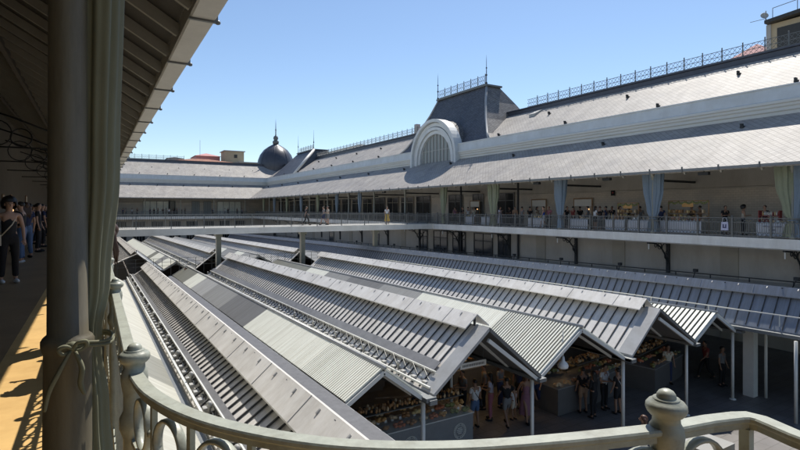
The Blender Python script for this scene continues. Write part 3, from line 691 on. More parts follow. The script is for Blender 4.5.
# far block of roofs
Y2, Y3 = 46.6, 104.0
tall_roof(1.0, -3.93, 2.93, -3.05, 4.55, -4.36, Y2, Y3, 'far zinc ridge roof beyond the footbridge, leftmost', strip=False, spacing=.6, front=False, posts=False)
low_roof(4.92, -4.42, 5.92, -3.80, 7.0, -4.62, Y2, Y3, 'far ivory striped sheet roof beyond the footbridge, second from left', [(5, 'p_white'), (3, 'p_grey'), (5, 'p_white'), (3, 'p_olive'), (50, 'p_white')], posts=False)
tall_roof(7.27, -4.66, 9.07, -3.21, 11.0, -4.80, Y2, Y3, 'far zinc roof with walkway beyond the left bridge pier', strip_x=(7.62, 7.9), spacing=.6, front=False, posts=False)
low_roof(11.12, -4.80, 12.9, -3.64, 15.0, -4.85, Y2, Y3, 'far pale grey sheet roof between the two bridge piers', [(5, 'p_lgrey'), (3, 'p_white'), (5, 'p_grey'), (3, 'p_white'), (50, 'p_lgrey')], posts=False)
tall_roof(15.2, -4.85, 16.75, -3.47, 18.95, -4.88, Y2, Y3, 'far zinc roof with dark gable beside the second bridge pier', strip=False, spacing=.6, front=False, posts=False)
low_roof(19.07, -4.88, 20.6, -4.0, 22.0, -4.8, Y2, Y3, 'far low sheet roof nearest the right wing wall', [(60, 'p_lgrey')], posts=False)
# cross passage deck under the bridge
q = MB(); q.box(.2, 22, 41.35, 46.55, -6.1, -6.0); tag(q.build('cross_passage', 'under'), 'dark service deck between the two blocks of market roofs', 'deck')
fence = empty('mesh_fence', 'low wire fence across the gap under the footbridge', 'fence')
q = MB()
for i in range(30): q.box(1.5 + i * .65, 1.53 + i * .65, 46.2, 46.23, -6.0, -4.1)
q.build('post', 'iron_mid', fence)
q = MB()
for z in (-4.1, -4.4, -4.7): q.box(1.5, 20.5, 46.24, 46.26, z - .012, z + .012)
q.build('rail', 'iron_mid', fence)
# stall row walls inside, so the depth under the roofs reads dark

# ------------------------------------------------------------------ left gallery (the one the camera stands in)
LX = 1.2
lg = empty('left_gallery_building', 'dark left gallery with board soffit, rafters and pale eave overhead', 'building')
def exL(pr, nm, m, a=-12, e=112):
    q = MB(); q.extrude([(LX - o, z) for o, z in pr], a, e); return q.build(nm, m, lg)
sl = .6
exL([(.265, EZ + .20), (.265, EZ + .28), (10, EZ + 6.13), (10, EZ + 6.05)], 'roof', 'slate', -12, 112)
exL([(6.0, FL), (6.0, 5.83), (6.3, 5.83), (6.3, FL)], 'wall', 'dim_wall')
exL([(1.0, FL - .55), (1.0, FL - .02), (1.03, FL - .002), (6.0, FL - .002), (6.0, FL - .55)], 'gallery_slab', 'slab', 1.6, 112)
exL([(1.4, G0), (1.4, FL - .553), (1.7, FL - .553), (1.7, G0)], 'lower_wall', 'plaster')
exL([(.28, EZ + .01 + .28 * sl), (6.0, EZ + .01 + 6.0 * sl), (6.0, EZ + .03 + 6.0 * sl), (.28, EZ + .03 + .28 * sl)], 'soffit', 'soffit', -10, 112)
q = MB()
for i in range(50):
    for o in (.75, 1.25, 1.75, 2.6, 3.4, 4.2):
        y = -6.1 + i * 1.02 + .06; z_ = EZ + .01 + o * sl
        q.hexa([(LX - o, y, z_ - .012), (LX - o - .03, y, z_ + .008), (LX - o - .03, y + .17, z_ + .008), (LX - o, y + .17, z_ - .012), (LX - o, y, z_ - .002), (LX - o - .03, y, z_ + .016), (LX - o - .03, y + .17, z_ + .016), (LX - o, y + .17, z_ - .002)])
q.build('soffit_joint', 'seam', lg)
for i in range(70):
    q = MB(); y = -6.1 + i * 1.02
    q.beam((LX - .26, y, EZ - .06 + .26 * sl - .03), (LX - 6.0, y, EZ - .06 + 6.0 * sl - .03), .06, .15); q.build('rafter', 'rafter', lg)
q = MB()
for o in (1.5, 3.1, 4.7): q.box(LX - o - .05, LX - o + .05, -10, 66, EZ + o * sl - .28, EZ + o * sl - .13)
q.build('purlin', 'soffit', lg)
exL([(0, EZ + .16), (-.02, EZ + .16), (-.02, EZ - .01), (.0, EZ - .02), (.24, EZ - .02), (.262, EZ + .0), (.262, EZ + .27), (.24, EZ + .27), (.24, EZ + 0.01), (.0, EZ + .01)], 'gutter', 'fascia')
for i in range(40):
    y = -3.9 + i * 2.04
    q = MB(); q.box(LX - .27, LX + .05, y - .02, y + .02, EZ - .045, EZ - .022); q.box(LX + .022, LX + .05, y - .02, y + .02, EZ - .022, EZ + .18); q.blob((LX + .05, y, EZ - .03), .035, .03, .03); q.build('gutter_bracket', 'iron_mid', lg)
# the gallery floor: ochre screed, its inner part coloured darker to stand for shade
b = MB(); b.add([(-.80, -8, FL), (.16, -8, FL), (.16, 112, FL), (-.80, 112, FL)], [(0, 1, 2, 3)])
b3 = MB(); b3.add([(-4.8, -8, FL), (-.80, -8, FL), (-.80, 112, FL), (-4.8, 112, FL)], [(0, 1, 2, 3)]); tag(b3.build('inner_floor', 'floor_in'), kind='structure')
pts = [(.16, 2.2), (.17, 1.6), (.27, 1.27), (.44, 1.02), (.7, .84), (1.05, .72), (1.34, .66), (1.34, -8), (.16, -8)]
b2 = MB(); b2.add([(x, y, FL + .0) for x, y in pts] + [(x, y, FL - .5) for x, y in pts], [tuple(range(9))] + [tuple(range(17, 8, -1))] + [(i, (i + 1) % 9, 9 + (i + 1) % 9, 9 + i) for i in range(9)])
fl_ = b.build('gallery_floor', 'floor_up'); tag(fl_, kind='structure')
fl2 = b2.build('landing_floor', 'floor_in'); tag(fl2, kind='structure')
# thin raised kerb under the railing
q = MB(); q.box(.04, .16, 2.2, 110, FL + .001, FL + .06); q.build('kerb', 'iron', lg)

ncol = MB()
ncol.lathe((0, 0, FL), [(.20, 0), (.20, .06), (.17, .08), (.15, .14), (.100, .20), (.095, .86), (.100, .875), (.106, .895), (.106, .92), (.098, .935), (.082, .95), (.077, 2.0), (.074, 3.0), (.09, 3.05), (.12, 3.1), (.12, 3.16), (.16, 3.22), (.18, 3.5), (.18, 4.1)], 32)
ncm = ncol.mesh('iron_column'); ncm.materials.append(M['column'])
def left_column(y, lab, scroll=False):
    t = empty('iron_column', lab, 'column', 'iron columns of the left gallery', (-.107, y, 0))
    share('shaft', ncm, t)
    q = MB()
    for a in range(1 if scroll else 0):   # openwork bracket and tie towards the wall
        Zb = 3.0 + FL + .2
        q.tube([(-.05, 0, Zb + .75), (-4.6, 0, Zb + .75)], .035, 6)
        arc = [(-.1 - 1.7 * (1 - math.cos(t_)), 0, Zb - .5 + 1.22 * math.sin(t_)) for t_ in [k * math.pi / 2 / 12 for k in range(13)]]
        q.tube(arc, .03, 6)
        for cx, cz, r in ((-.32, .45, .22), (-.78, .56, .14), (-1.15, .62, .08), (-2.4, 1.15, .35), (-3.2, 1.3, .5)):
            q.tube([(cx + r * math.cos(k * math.pi / 8), 0, Zb + cz + r * math.sin(k * math.pi / 8)) for k in range(16)], .024, 6, closed=True)
        q.tube([(-.05, 0, Zb + .9), (-2.6, 0, Zb + 1.9), (-4.7, 0, Zb + 2.6)], .04, 6)
    if scroll: q.build('scroll_bracket', 'iron_dark', t)
    return t
left_column(2.8, 'thick olive iron column close up at left with a curtain tied round it')
for k in range(1, 13): left_column(2.8 + BAY * k, 'iron column further down the left gallery', k >= 3)
q = MB(); q.box(-.2, .0, 0, 100, EZ + .32, EZ + .52); q.build('eave_beam', 'rafter', lg)

# near curtain: folded cloth hanging down the courtyard side of the column, pinched by the tie
def curtain_mesh(prof, folds=9, amp=.22, n=108, nz=70, seed=1, flat=(1, 1)):
    """prof: list of (z, cx, cy, r). closed folded tube"""
    rn = random.Random(seed); ph = [rn.uniform(0, 6.28) for _ in range(4)]
    q = MB(); vs = []; fs = []
    zs = [prof[0][0] + (prof[-1][0] - prof[0][0]) * i / nz for i in range(nz + 1)]
    def itp(z):
        for a, b_ in zip(prof, prof[1:]):
            if (a[0] >= z >= b_[0]): t = (a[0] - z) / (a[0] - b_[0] + 1e-9); t = t * t * (3 - 2 * t); return [a[j] + (b_[j] - a[j]) * t for j in range(4)]
        return prof[-1]
    for z in zs:
        _, cx, cy, r = itp(z)
        for k in range(n):
            a = 2 * math.pi * k / n
            f = 1 + amp * math.sin(folds * a + ph[0] + .5 * math.sin(z * 1.3)) + amp * .45 * math.sin(folds * 2.3 // 1 * a + ph[1] + z * .4) + .08 * math.sin(3 * a + z * 1.7 + ph[2])
            vs.append((cx + r * f * math.cos(a) * flat[0], cy + r * f * math.sin(a) * flat[1], z))
    for i in range(nz):
        for k in range(n): k2 = (k + 1) % n; fs.append((i * n + k, i * n + k2, (i + 1) * n + k2, (i + 1) * n + k))
    q.add(vs, fs, True); return q
nc = empty('tied_curtain', 'olive green curtain hanging beside the near column, knotted with a cloth ribbon', 'curtain')
q = curtain_mesh([(2.5, .02, 2.87, .10), (1.2, .012, 2.88, .098), (.2, -.002, 2.88, .085), (-.35, -.02, 2.88, .064), (-.60, -.038, 2.87, .05), (-.66, -.038, 2.87, .048), (-.95, -.028, 2.87, .066), (-1.46, -.018, 2.87, .088)], 5, .2, seed=4)
q.build('cloth', 'cur_near', nc)
q = MB()
for dz, rr_ in ((0, .112), (.014, .110)):
    q.tube([(-.075 + rr_ * 1.25 * math.cos(a) + .01, 2.82 + rr_ * 1.15 * math.sin(a), -.62 + dz + .008 * math.sin(3 * a)) for a in [k * math.pi / 12 for k in range(24)]], .008, 6, closed=True)
kx, ky, kz = -.085, 2.69, -.62
q.blob((kx, ky, kz + .01), .02, .02, .022, 10, 7)
def ribbon(q, pts, wd=.010):
    P = [Vector(p) for p in pts]; out = []
    for i in range(len(P) - 1):
        p0, p1, p2, p3_ = P[max(i - 1, 0)], P[i], P[i + 1], P[min(i + 2, len(P) - 1)]
        for k in range(6): t = k / 6; out.append(.5 * ((2 * p1) + (-p0 + p2) * t + (2 * p0 - 5 * p1 + 4 * p2 - p3_) * t * t + (-p0 + 3 * p1 - 3 * p2 + p3_) * t ** 3))
    pts = out + [P[-1]]
    q.tube(pts, [wd * (0.55 + .45 * math.sin(math.pi * min(1, (i + .6) / len(pts)))) for i in range(len(pts))], 6)
ribbon(q, [(kx, ky - .01, kz), (kx + .02, ky - .025, kz + .03), (kx + .048, ky - .02, kz + .032), (kx + .052, ky - .01, kz + .008), (kx + .025, ky - .01, kz - .008), (kx, ky, kz)])
ribbon(q, [(kx, ky - .01, kz), (kx - .025, ky - .025, kz + .018), (kx - .05, ky - .02, kz + .006), (kx - .036, ky - .02, kz - .018), (kx, ky, kz - .008)])
ribbon(q, [(kx + .01, ky - .02, kz - .01), (kx + .035, ky - .035, kz - .08), (kx + .03, ky - .03, kz - .15), (kx + .045, ky - .03, kz - .20)], .012)
ribbon(q, [(kx - .01, ky - .02, kz - .01), (kx - .05, ky - .035, kz - .09), (kx - .085, ky - .03, kz - .17), (kx - .10, ky - .03, kz - .25)], .010)
q.build('ribbon', 'cur_near', nc)

# near railing
HR = -.475
def path_pts():
    P = [(.1, 1.68), (.125, 1.48), (.19, 1.28), (.29, 1.11), (.43, .955), (.61, .835), (.82, .745), (1.07, .66)]
    out = []
    for i in range(len(P) - 1):
        p0 = Vector(P[max(i - 1, 0)]); p1 = Vector(P[i]); p2 = Vector(P[i + 1]); p3 = Vector(P[min(i + 2, len(P) - 1)])
        for k in range(8):
            t = k / 8; out.append(.5 * ((2 * p1) + (-p0 + p2) * t + (2 * p0 - 5 * p1 + 4 * p2 - p3) * t * t + (-p0 + 3 * p1 - 3 * p2 + p3) * t ** 3))
    out.append(Vector(P[-1])); return out
def sweep(q, pts, prof, closed_prof=True):
    """prof (side, z) swept along 2D pts"""
    vs = []; n = len(prof); N = len(pts)
    for i, p in enumerate(pts):
        d = (pts[min(i + 1, N - 1)] - pts[max(i - 1, 0)]).normalized(); sd = Vector((d.y, -d.x))
        m_ = 1.0
        if 0 < i < N - 1:
            a = (pts[i] - pts[i - 1]).normalized(); c_ = a.dot(d); m_ = 1 / max(.5, c_)
        for s_, z in prof: vs.append((p.x + sd.x * s_ * m_, p.y + sd.y * s_ * m_, z))
    fs = []
    for i in range(N - 1):
        for k in range(n): k2 = (k + 1) % n; fs.append((i * n + k, i * n + k2, (i + 1) * n + k2, (i + 1) * n + k))
    fs.append(tuple(range(n))); fs.append(tuple((N - 1) * n + k for k in range(n - 1, -1, -1)))
    q.add(vs, fs, False)
hp = [(-.020, HR - .004), (-.017, HR + .0), (.017, HR + .0), (.020, HR - .004), (.020, HR - .011), (.012, HR - .018), (.012, HR - .030), (-.012, HR - .030), (-.012, HR - .018), (-.020, HR - .011)]
def ring_at(q, c, d, zc, r=.066):
    d = Vector((d[0], d[1], 0)).normalized(); sd = Vector((d.y, -d.x, 0)); n = 28; vs = []; fs = []
    for k in range(n):
        a = 2 * math.pi * k / n
        for rr_, s_ in ((r - .004, -.011), (r + .003, -.012), (r + .005, -.007), (r + .005, .007), (r + .003, .012), (r - .004, .011)):
            vs.append(Vector((c[0], c[1], zc)) + d * rr_ * math.cos(a) + sd * s_ + Vector((0, 0, rr_ * math.sin(a))))
    for k in range(n):
        for j in range(6): fs.append((k * 6 + j, k * 6 + (j + 1) % 6, ((k + 1) % n) * 6 + (j + 1) % 6, ((k + 1) % n) * 6 + j))
    q.add(vs, fs, True)
def infill(pts, parent, start=.10, step=.192, end_trim=.05):
    L = [0]
    for a, b_ in zip(pts, pts[1:]): L.append(L[-1] + (b_ - a).length)
    def at(s):
        for i in range(len(pts) - 1):
            if L[i + 1] >= s: t = (s - L[i]) / (L[i + 1] - L[i]); return pts[i].lerp(pts[i + 1], t), (pts[i + 1] - pts[i]).normalized()
        return pts[-1], (pts[-1] - pts[-2]).normalized()
    q = MB(); s = start
    while s < L[-1] - end_trim:
        p, d = at(s); ring_at(q, p, d, HR - .036 - .076); ring_at(q, p, d, FL + .19)
        sd = Vector((d.y, -d.x))
        q.beam((p.x, p.y, HR - .20), (p.x, p.y, FL + .27), .014, .014, (d.x, d.y, 0))
        if s + step / 2 < L[-1] - end_trim:
            p2, d2 = at(s + step / 2)
            q.beam((p2.x, p2.y, FL + .05), (p2.x, p2.y, HR - .03), .014, .014, (d2.x, d2.y, 0))
            for w_ in (-1, 1):
                pb, _ = at(s + step / 2 + w_ * .02)
                q.blob((pb.x, pb.y, HR - .112), .011, .011, .011, 8, 6)
        s += step
    sweep(q, pts, [(-.012, HR - .205), (.012, HR - .205), (.012, HR - .19), (-.012, HR - .19)])
    sweep(q, pts, [(-.012, FL + .265), (.012, FL + .265), (.012, FL + .28), (-.012, FL + .28)])
    sweep(q, pts, [(-.016, FL + .08), (.016, FL + .08), (.016, FL + .11), (-.016, FL + .11)])
    return q.build('ring_infill', 'rail', parent)
npost = MB()
npost.lathe((0, 0, FL), [(.05, 0), (.05, .05), (.036, .08), (.03, .5), (.03, .85), (.04, .88), (.04, .91), (.03, .93), (.030, .98), (.034, 1.0), (.037, 1.025), (.034, 1.045), (.029, 1.053), (.028, 1.066), (.034, 1.070), (.0395, 1.076), (.0425, 1.084), (.0415, 1.092), (.036, 1.099), (.028, 1.103), (.0275, 1.1045), (.0272, 1.106), (.0205, 1.107), (.0203, 1.1085), (.019, 1.115), (.015, 1.121), (.008, 1.125), (.001, 1.126)], 40)
npm = npost.mesh('post'); npm.materials.append(M['rail'])
cr_ = empty('curved_railing', 'pale green-grey cast iron railing sweeping across the bottom of the view', 'railing')
pp = path_pts()
q = MB(); sweep(q, pp[1:-1], hp); q.build('handrail', 'rail', cr_)
infill(pp, cr_, .13, .192)
share('post', npm, cr_, (.1, 1.69, .0)); share('post', npm, cr_, (1.075, .66, .0))
p3 = [Vector((1.10, .655)), Vector((1.20, .635)), Vector((1.275, .612)), Vector((1.297, .60)), Vector((1.303, .575)), Vector((1.28, .50)), Vector((1.25, .30)), Vector((1.25, -1.5))]
q = MB(); sweep(q, p3, hp); q.build('handrail', 'rail', cr_)
infill(p3[:3], cr_, .075, .192, .02); infill(p3[4:], cr_, .10, .192)
q = MB(); q.beam((1.29, .60, FL), (1.29, .60, HR - .03), .022, .022); q.build('corner_bar', 'rail', cr_)
sr = empty('straight_railing', 'straight run of olive railing going away beside the near column', 'railing')
for k in range(24):
    y0_ = 1.72 + 1.65 * k
    pts_ = [Vector((.1, y0_)), Vector((.1, y0_ + 1.6))]
    if k < 4:
        q = MB(); sweep(q, pts_, hp); q.build('handrail', 'rail', sr); inf = infill(pts_, sr, .13, .192)
    else:
        share('handrail', hm0, sr, (0, y0_ - 1.72, 0)); share('ring_infill', im0, sr, (0, y0_ - 1.72, 0))
    if k == 0: hm0 = [c for c in sr.children if c.name.startswith('handrail')][0].data; im0 = inf.data
    share('post', npm, sr, (.1, y0_ + 1.62, 0))
# grey box fitting behind the corner post
q = MB(); x, y, z = atZ(704, 441, -.56); q.box(x - .055, x + .05, y - .045, y + .03, z - .14, z); q.box(x - .14, x - .06, y - .06, y + .02, z - .16, z - .018)
tag(q.build('junction_box', 'p_grey'), 'small pale grey metal box behind the corner post', 'box')

# ------------------------------------------------------------------ curtains of the right gallery
def gal_curtain(y, cols, label, w=.5):
    t = empty('gallery_curtain', label, 'curtain', 'curtains tied at the right gallery columns')
    k = len(cols)
    for i, c_ in enumerate(cols):
        off = (i - (k - 1) / 2) * w * 1.25
        q = curtain_mesh([(EZ + .1, XC, y + off, w * .62), (1.2, XC, y + off * .95, w * .55), (-.1, XC - .02, y + off * .55, w * .36), (-.55, XC - .03, y + off * .3, w * .22), (-.62, XC - .03, y + off * .3, w * .22), (-1.0, XC, y + off * .5, w * .32), (FL + .1, XC, y + off * .55, w * .36)], 7, .16, 84, 30, seed=int(y * 3) + i, flat=(.55, 1))
        q.build('cloth', c_, t)
    q = MB(); q.tube([(XC + .19 * math.cos(a), y + .24 * math.sin(a), -.58) for a in [i * math.pi / 8 for i in range(16)]], .025, 6, closed=True); q.build('tie', cols[0], t)
gal_curtain(11.75, ['cur_b', 'cur_g'], 'paired green and blue curtain at the right frame edge, nearest of the row', .62)
gal_curtain(19.2, ['cur_b', 'cur_b'], 'wide blue curtain beside the long white-clothed stall', .55)
gal_curtain(26.6, ['cur_b'], 'blue curtain behind the person in the bright blue top', .8)
gal_curtain(34.1, ['cur_g', 'cur_g'], 'pale green curtain beside the woman in a lilac dress', .55)
gal_curtain(41.5, ['cur_g'], 'green curtain by the dark doorway where the footbridge lands', .75)
for i, (y, c_) in enumerate([(60.3, 'cur_b'), (67.7, 'cur_b'), (75, 'cur_g'), (82.5, 'cur_b'), (90, 'cur_g'), (97.5, 'cur_b'), (104.8, 'cur_g')]):
    gal_curtain(y, [c_], ['slim blue curtain above the right end of the footbridge, beyond its landing', 'slim blue curtain behind the walkers in the middle of the footbridge', 'slim green curtain behind the man walking on the footbridge', 'slim blue curtain in the far half of the right gallery, fourth from the far corner', 'slim green curtain deep in the right gallery, third from the far corner', 'slim blue curtain deep in the right gallery, second from the far corner', 'slim green curtain at the very corner of the far gallery'][i], .62)

# ------------------------------------------------------------------ people
def skin_mesh(name, nodes, edges, root=0, sub=1):
    me = bpy.data.meshes.new(name); me.from_pydata([n_[0] for n_ in nodes], edges, []); o = bpy.data.objects.new(name, me); COL.objects.link(o)
    md = o.modifiers.new('Skin', 'SKIN'); md.use_smooth_shade = True
    for i, n_ in enumerate(nodes):
        r = n_[1]; me.skin_vertices[0].data[i].radius = (r, r) if not hasattr(r, '__len__') else r
        me.skin_vertices[0].data[i].use_root = (i == root)
    if sub: s_ = o.modifiers.new('S', 'SUBSURF'); s_.levels = sub; s_.render_levels = sub
    dg = bpy.context.evaluated_depsgraph_get(); dg.update()
    out = bpy.data.meshes.new_from_object(o.evaluated_get(dg)); out.name = name
    bpy.data.objects.remove(o); return out
def lerp(a, b_, t): return tuple(a[i] + (b_[i] - a[i]) * t for i in range(3))
POSES = {
    'stand': dict(el=[(-.24, .0, 1.13), (.24, .0, 1.13)], wr=[(-.23, .10, .90), (.24, .06, .89)], kn=[(-.10, .03, .50), (.11, .02, .50)], an=[(-.11, 0, .09), (.13, -.02, .09)], lean=0),
    'walk': dict(el=[(-.25, .10, 1.14), (.25, -.12, 1.14)], wr=[(-.24, .30, .98), (.25, -.20, .90)], kn=[(-.09, -.02, .50), (.09, .20, .53)], an=[(-.09, -.33, .14), (.09, .28, .09)], lean=.04),
    'hold': dict(el=[(-.24, .02, 1.13), (.24, .02, 1.13)], wr=[(-.10, .28, 1.14), (.11, .28, 1.16)], kn=[(-.10, .02, .50), (.11, .04, .50)], an=[(-.11, 0, .09), (.12, .02, .09)], lean=.03),
    'lean': dict(el=[(-.24, .18, 1.12), (.24, .18, 1.12)], wr=[(-.14, .34, 1.14), (.12, .34, 1.14)], kn=[(-.10, .03, .50), (.12, -.02, .50)], an=[(-.11, -.05, .09), (.15, -.12, .09)], lean=.48),
    'back': dict(el=[(-.24, .02, 1.14), (.24, .02, 1.14)], wr=[(-.20, .16, 1.04), (.20, .16, 1.04)], kn=[(-.10, .06, .50), (.11, .08, .50)], an=[(-.11, .10, .09), (.13, .16, .09)], lean=-.20),
    'phone': dict(el=[(-.25, .03, 1.15), (.25, .06, 1.15)], wr=[(-.16, .26, 1.02), (.14, .26, 1.34)], kn=[(-.10, .0, .50), (.12, .07, .50)], an=[(-.11, -.03, .09), (.14, .08, .09)], lean=.0),
}
def pose_nodes(p):
    P = POSES[p]; ln = P['lean']
    def L(v): t = max(0, v[2] - .95); return (v[0], v[1] + ln * t * 1.3, v[2] - ln * ln * t * .9)
    nd = [((0, 0, .94), (.135, .10)), (L((0, .0, 1.08)), (.125, .09)), (L((0, .01, 1.24)), (.145, .095)), (L((0, 0, 1.38)), (.13, .08)), (L((0, .0, 1.47)), (.052, .055)),
          (L((0, .02, 1.545)), (.062, .075)), (L((0, .03, 1.615)), (.078, .098)), (L((0, .018, 1.68)), (.07, .085)), (L((0, .01, 1.715)), (.035, .045))]
    ed = [(0, 1), (1, 2), (2, 3), (3, 4), (4, 5), (5, 6), (6, 7), (7, 8)]
    arms = []; legs = []
    for s, i in ((-1, 0), (1, 1)):
        sh = L((s * .175, -.005, 1.395)); el = L(P['el'][i]); wr = L(P['wr'][i])
        n0 = len(nd); d = (Vector(wr) - Vector(el)).normalized(); palm = Vector(wr) + d * .055; side = d.cross(Vector((0, 0, 1)))
        if side.length < .3: side = Vector((0, 1, 0))
        side.normalize()
        nd += [(sh, .056), (lerp(sh, el, .5), .047), (el, .038), (lerp(el, wr, .5), .034), (wr, (.022, .026)), (tuple(palm), (.018, .034))]
        ed += [(3, n0)] + [(n0 + k, n0 + k + 1) for k in range(5)]
        arms.append((sh, el, wr))
        pn = n0 + 5; curl = Vector((0, 0, -.012)) if abs(d.z) < .6 else Vector((0, .012, 0))
        for f, (o_, l_) in enumerate(((-.027, .062), (-.009, .074), (.009, .069), (.027, .052))):
            a = len(nd); b0 = palm + side * o_ + d * .02
            nd += [(tuple(b0 + d * l_ * .45), .008), (tuple(b0 + d * l_ + curl), .0065)]; ed += [(pn, a), (a, a + 1)]
        a = len(nd); nd += [(tuple(palm - side * .04 * s - d * .01), .009), (tuple(palm - side * .05 * s + d * .028), .007)]; ed += [(pn, a), (a, a + 1)]
        hp_ = (s * .095, 0, .88); kn = P['kn'][i]; an = P['an'][i]; n0 = len(nd)
        nd += [(hp_, .088), (lerp(hp_, kn, .5), .074), (kn, .054), (lerp(kn, an, .4), .052), (an, .036), ((an[0], an[1] + .07, an[2] - .045), (.04, .032)), ((an[0] + s * .01, an[1] + .16, an[2] - .06), (.04, .022))]
        ed += [(0, n0)] + [(n0 + k, n0 + k + 1) for k in range(6)]
        legs.append((hp_, kn, an))
    return nd, ed, arms, legs, L
BODY = {}
def bodies(p):
    if p in BODY: return BODY[p]
    nd, ed, arms, legs, L = pose_nodes(p); out = {}
    me = skin_mesh('body', nd, ed)
    # face: nose, ears, eyes merged in the same mesh
    bm = bmesh.new(); bm.from_mesh(me)
    q = MB(); h = L((0, .03, 1.615))
    hx, hy, hz = h
    q.blob((hx, hy + .098, hz - .012), .012, .018, .022, 8, 6)
    for s in (-1, 1): q.blob((s * .080, hy - .005, hz - .005), .012, .02, .03, 8, 6)
    q.blob((hx, hy + .09, hz - .052), .024, .008, .007, 8, 6)
    qm = q.mesh('t'); bm.from_mesh(qm)
    e = MB()
    for s in (-1, 1): e.blob((s * .03, hy + .088, hz + .012), .012, .009, .007, 8, 6)
    n0 = len(bm.faces); em = e.mesh('t2'); bm.from_mesh(em); bm.faces.ensure_lookup_table()
    for f in bm.faces[n0:]: f.material_index = 1
    bm.to_mesh(me); bm.free()
    for k_ in (0, 1): me.materials.append(M['skin'] if k_ == 0 else M['eye'])
    out['body'] = me
    # shirts
    def shirt(sleeve, length=.85):
        n = [(L((0, 0, length)), (.162, .124)), (L((0, 0, 1.08)), (.14, .105)), (L((0, .01, 1.24)), (.158, .11)), (L((0, 0, 1.385)), (.145, .095)), (L((0, 0, 1.44)), (.07, .068))]
        e_ = [(0, 1), (1, 2), (2, 3), (3, 4)]
        for sh, el, wr in arms:
            a = len(n); n.append((sh, .068)); e_.append((3, a))
            n.append((lerp(sh, el, .6), .060)); e_.append((a, a + 1))
            if sleeve > 1: n.append((el, .05)); n.append((lerp(el, wr, .9), .038)); e_ += [(a + 1, a + 2), (a + 2, a + 3)]
        return skin_mesh('shirt', n, e_, 2)
    out['tee'] = shirt(1); out['long'] = shirt(2)
    n = [(L((0, 0, .85)), (.165, .125)), (L((0, 0, 1.08)), (.142, .104)), (L((0, .01, 1.24)), (.160, .11)), (L((0, 0, 1.37)), (.118, .09)), (L((0, 0, 1.44)), (.062, .062))]
    out['vest'] = skin_mesh('shirt', n, [(0, 1), (1, 2), (2, 3), (3, 4)], 1)
    def trousers(full):
        n = [((0, 0, 1.10), (.142, .108)), ((0, 0, .92), (.162, .126))]; e_ = [(0, 1)]
        for hp_, kn, an in legs:
            a = len(n); n += [((hp_[0], 0, .85), .102), (lerp(hp_, kn, .5), .088)]; e_ += [(1, a), (a, a + 1)]
            if full: n += [(kn, .07), (lerp(kn, an, .5), .066), (lerp(kn, an, .93), .06)]; e_ += [(a + 1, a + 2), (a + 2, a + 3), (a + 3, a + 4)]
            else: n += [(lerp(hp_, kn, .85), .085)]; e_ += [(a + 1, a + 2)]
        return skin_mesh('trousers', n, e_, 1)
    out['trousers'] = trousers(True); out['shorts'] = trousers(False)
    q = MB(); sk = [(.16, 1.0), (.17, .9), (.20, .75), (.24, .5), (.27, .28)]
    vs = []; fs = []; n_ = 28
    for r, z in sk:
        for k in range(n_): a = 2 * math.pi * k / n_; f = 1 + .07 * math.sin(7 * a) * (1 - z); vs.append((r * f * math.cos(a), r * f * .82 * math.sin(a), z))
    for i in range(4):
        for k in range(n_): k2 = (k + 1) % n_; fs.append((i * n_ + k, i * n_ + k2, (i + 1) * n_ + k2, (i + 1) * n_ + k))
    q.add(vs, fs, True); out['skirt'] = q.mesh('skirt')
    # hair: cap over the skull, optionally long down the back
    def hair(kind):
        q = MB(); vs = []; fs = []; n_ = 20; m_ = 9; rn = random.Random(3)
        R_ = {'short': .098, 'long': .105, 'curly': .155, 'bun': .10}[kind]
        for i in range(m_ + 1):
            t = math.pi * i / m_ * .98
            for k in range(n_):
                a = 2 * math.pi * k / n_; front = math.sin(a)
                tm = math.pi * (.36 if kind != 'curly' else .40) if front > .35 else math.pi * (.60 if kind in ('short', 'bun') else .72)
                if front > -.1 and front <= .35: tm = math.pi * (.48 if kind == 'short' else .62)
                tt = min(t, tm); j = 1 + (.09 * rn.uniform(-1, 1) if kind == 'curly' else .03 * rn.uniform(-1, 1))
                j *= 1 - (.34 if kind == 'curly' else .13) * max(0, front) * (tt / tm) ** 3 - (.12 * (tt / tm) ** 6 if kind in ('short', 'bun') else 0)
                vs.append((hx + R_ * .92 * j * math.sin(tt) * math.cos(a), hy - .022 + R_ * 1.12 * j * math.sin(tt) * math.sin(a), hz + .012 + R_ * 1.08 * j * math.cos(tt)))
        for i in range(m_):
            for k in range(n_): k2 = (k + 1) % n_; fs.append((i * n_ + k, i * n_ + k2, (i + 1) * n_ + k2, (i + 1) * n_ + k))
        q.add(vs, fs, True)
        if kind == 'long':
            for ly in (0, 1):
                for i in range(11):
                    x = -.08 + i * .016; o = .02 * ly
                    q.tube([(hx + x, hy - .04 - o, hz + .05), (hx + x * 1.1, hy - .065 - o, hz - .04), (hx + x * 1.2, hy - .075 - o, hz - .14), (hx + x * 1.2, hy - .10 - o, hz - .24), (hx + x, hy - .10 - o, hz - .34 - .03 * (i % 3))], [.024, .028, .028, .022, .005], 7)
        if kind == 'bun': q.blob((hx, hy - .12, hz + .07), .045, .04, .045, 10, 7)
        return q.mesh('hair')
    for k_ in ('short', 'long', 'curly', 'bun'): out['hair_' + k_] = hair(k_)
    # shoes
    q = MB()
    for hp_, kn, an in legs:
        q.blob((an[0], an[1] + .065, an[2] - .048), .048, .135, .045, 12, 7)
    out['shoes'] = q.mesh('shoes')
    for k_ in out:
        if k_ != 'body' and not out[k_].materials: out[k_].materials.append(M['c_black'])
    BODY[p] = out; return out
NP = [0]
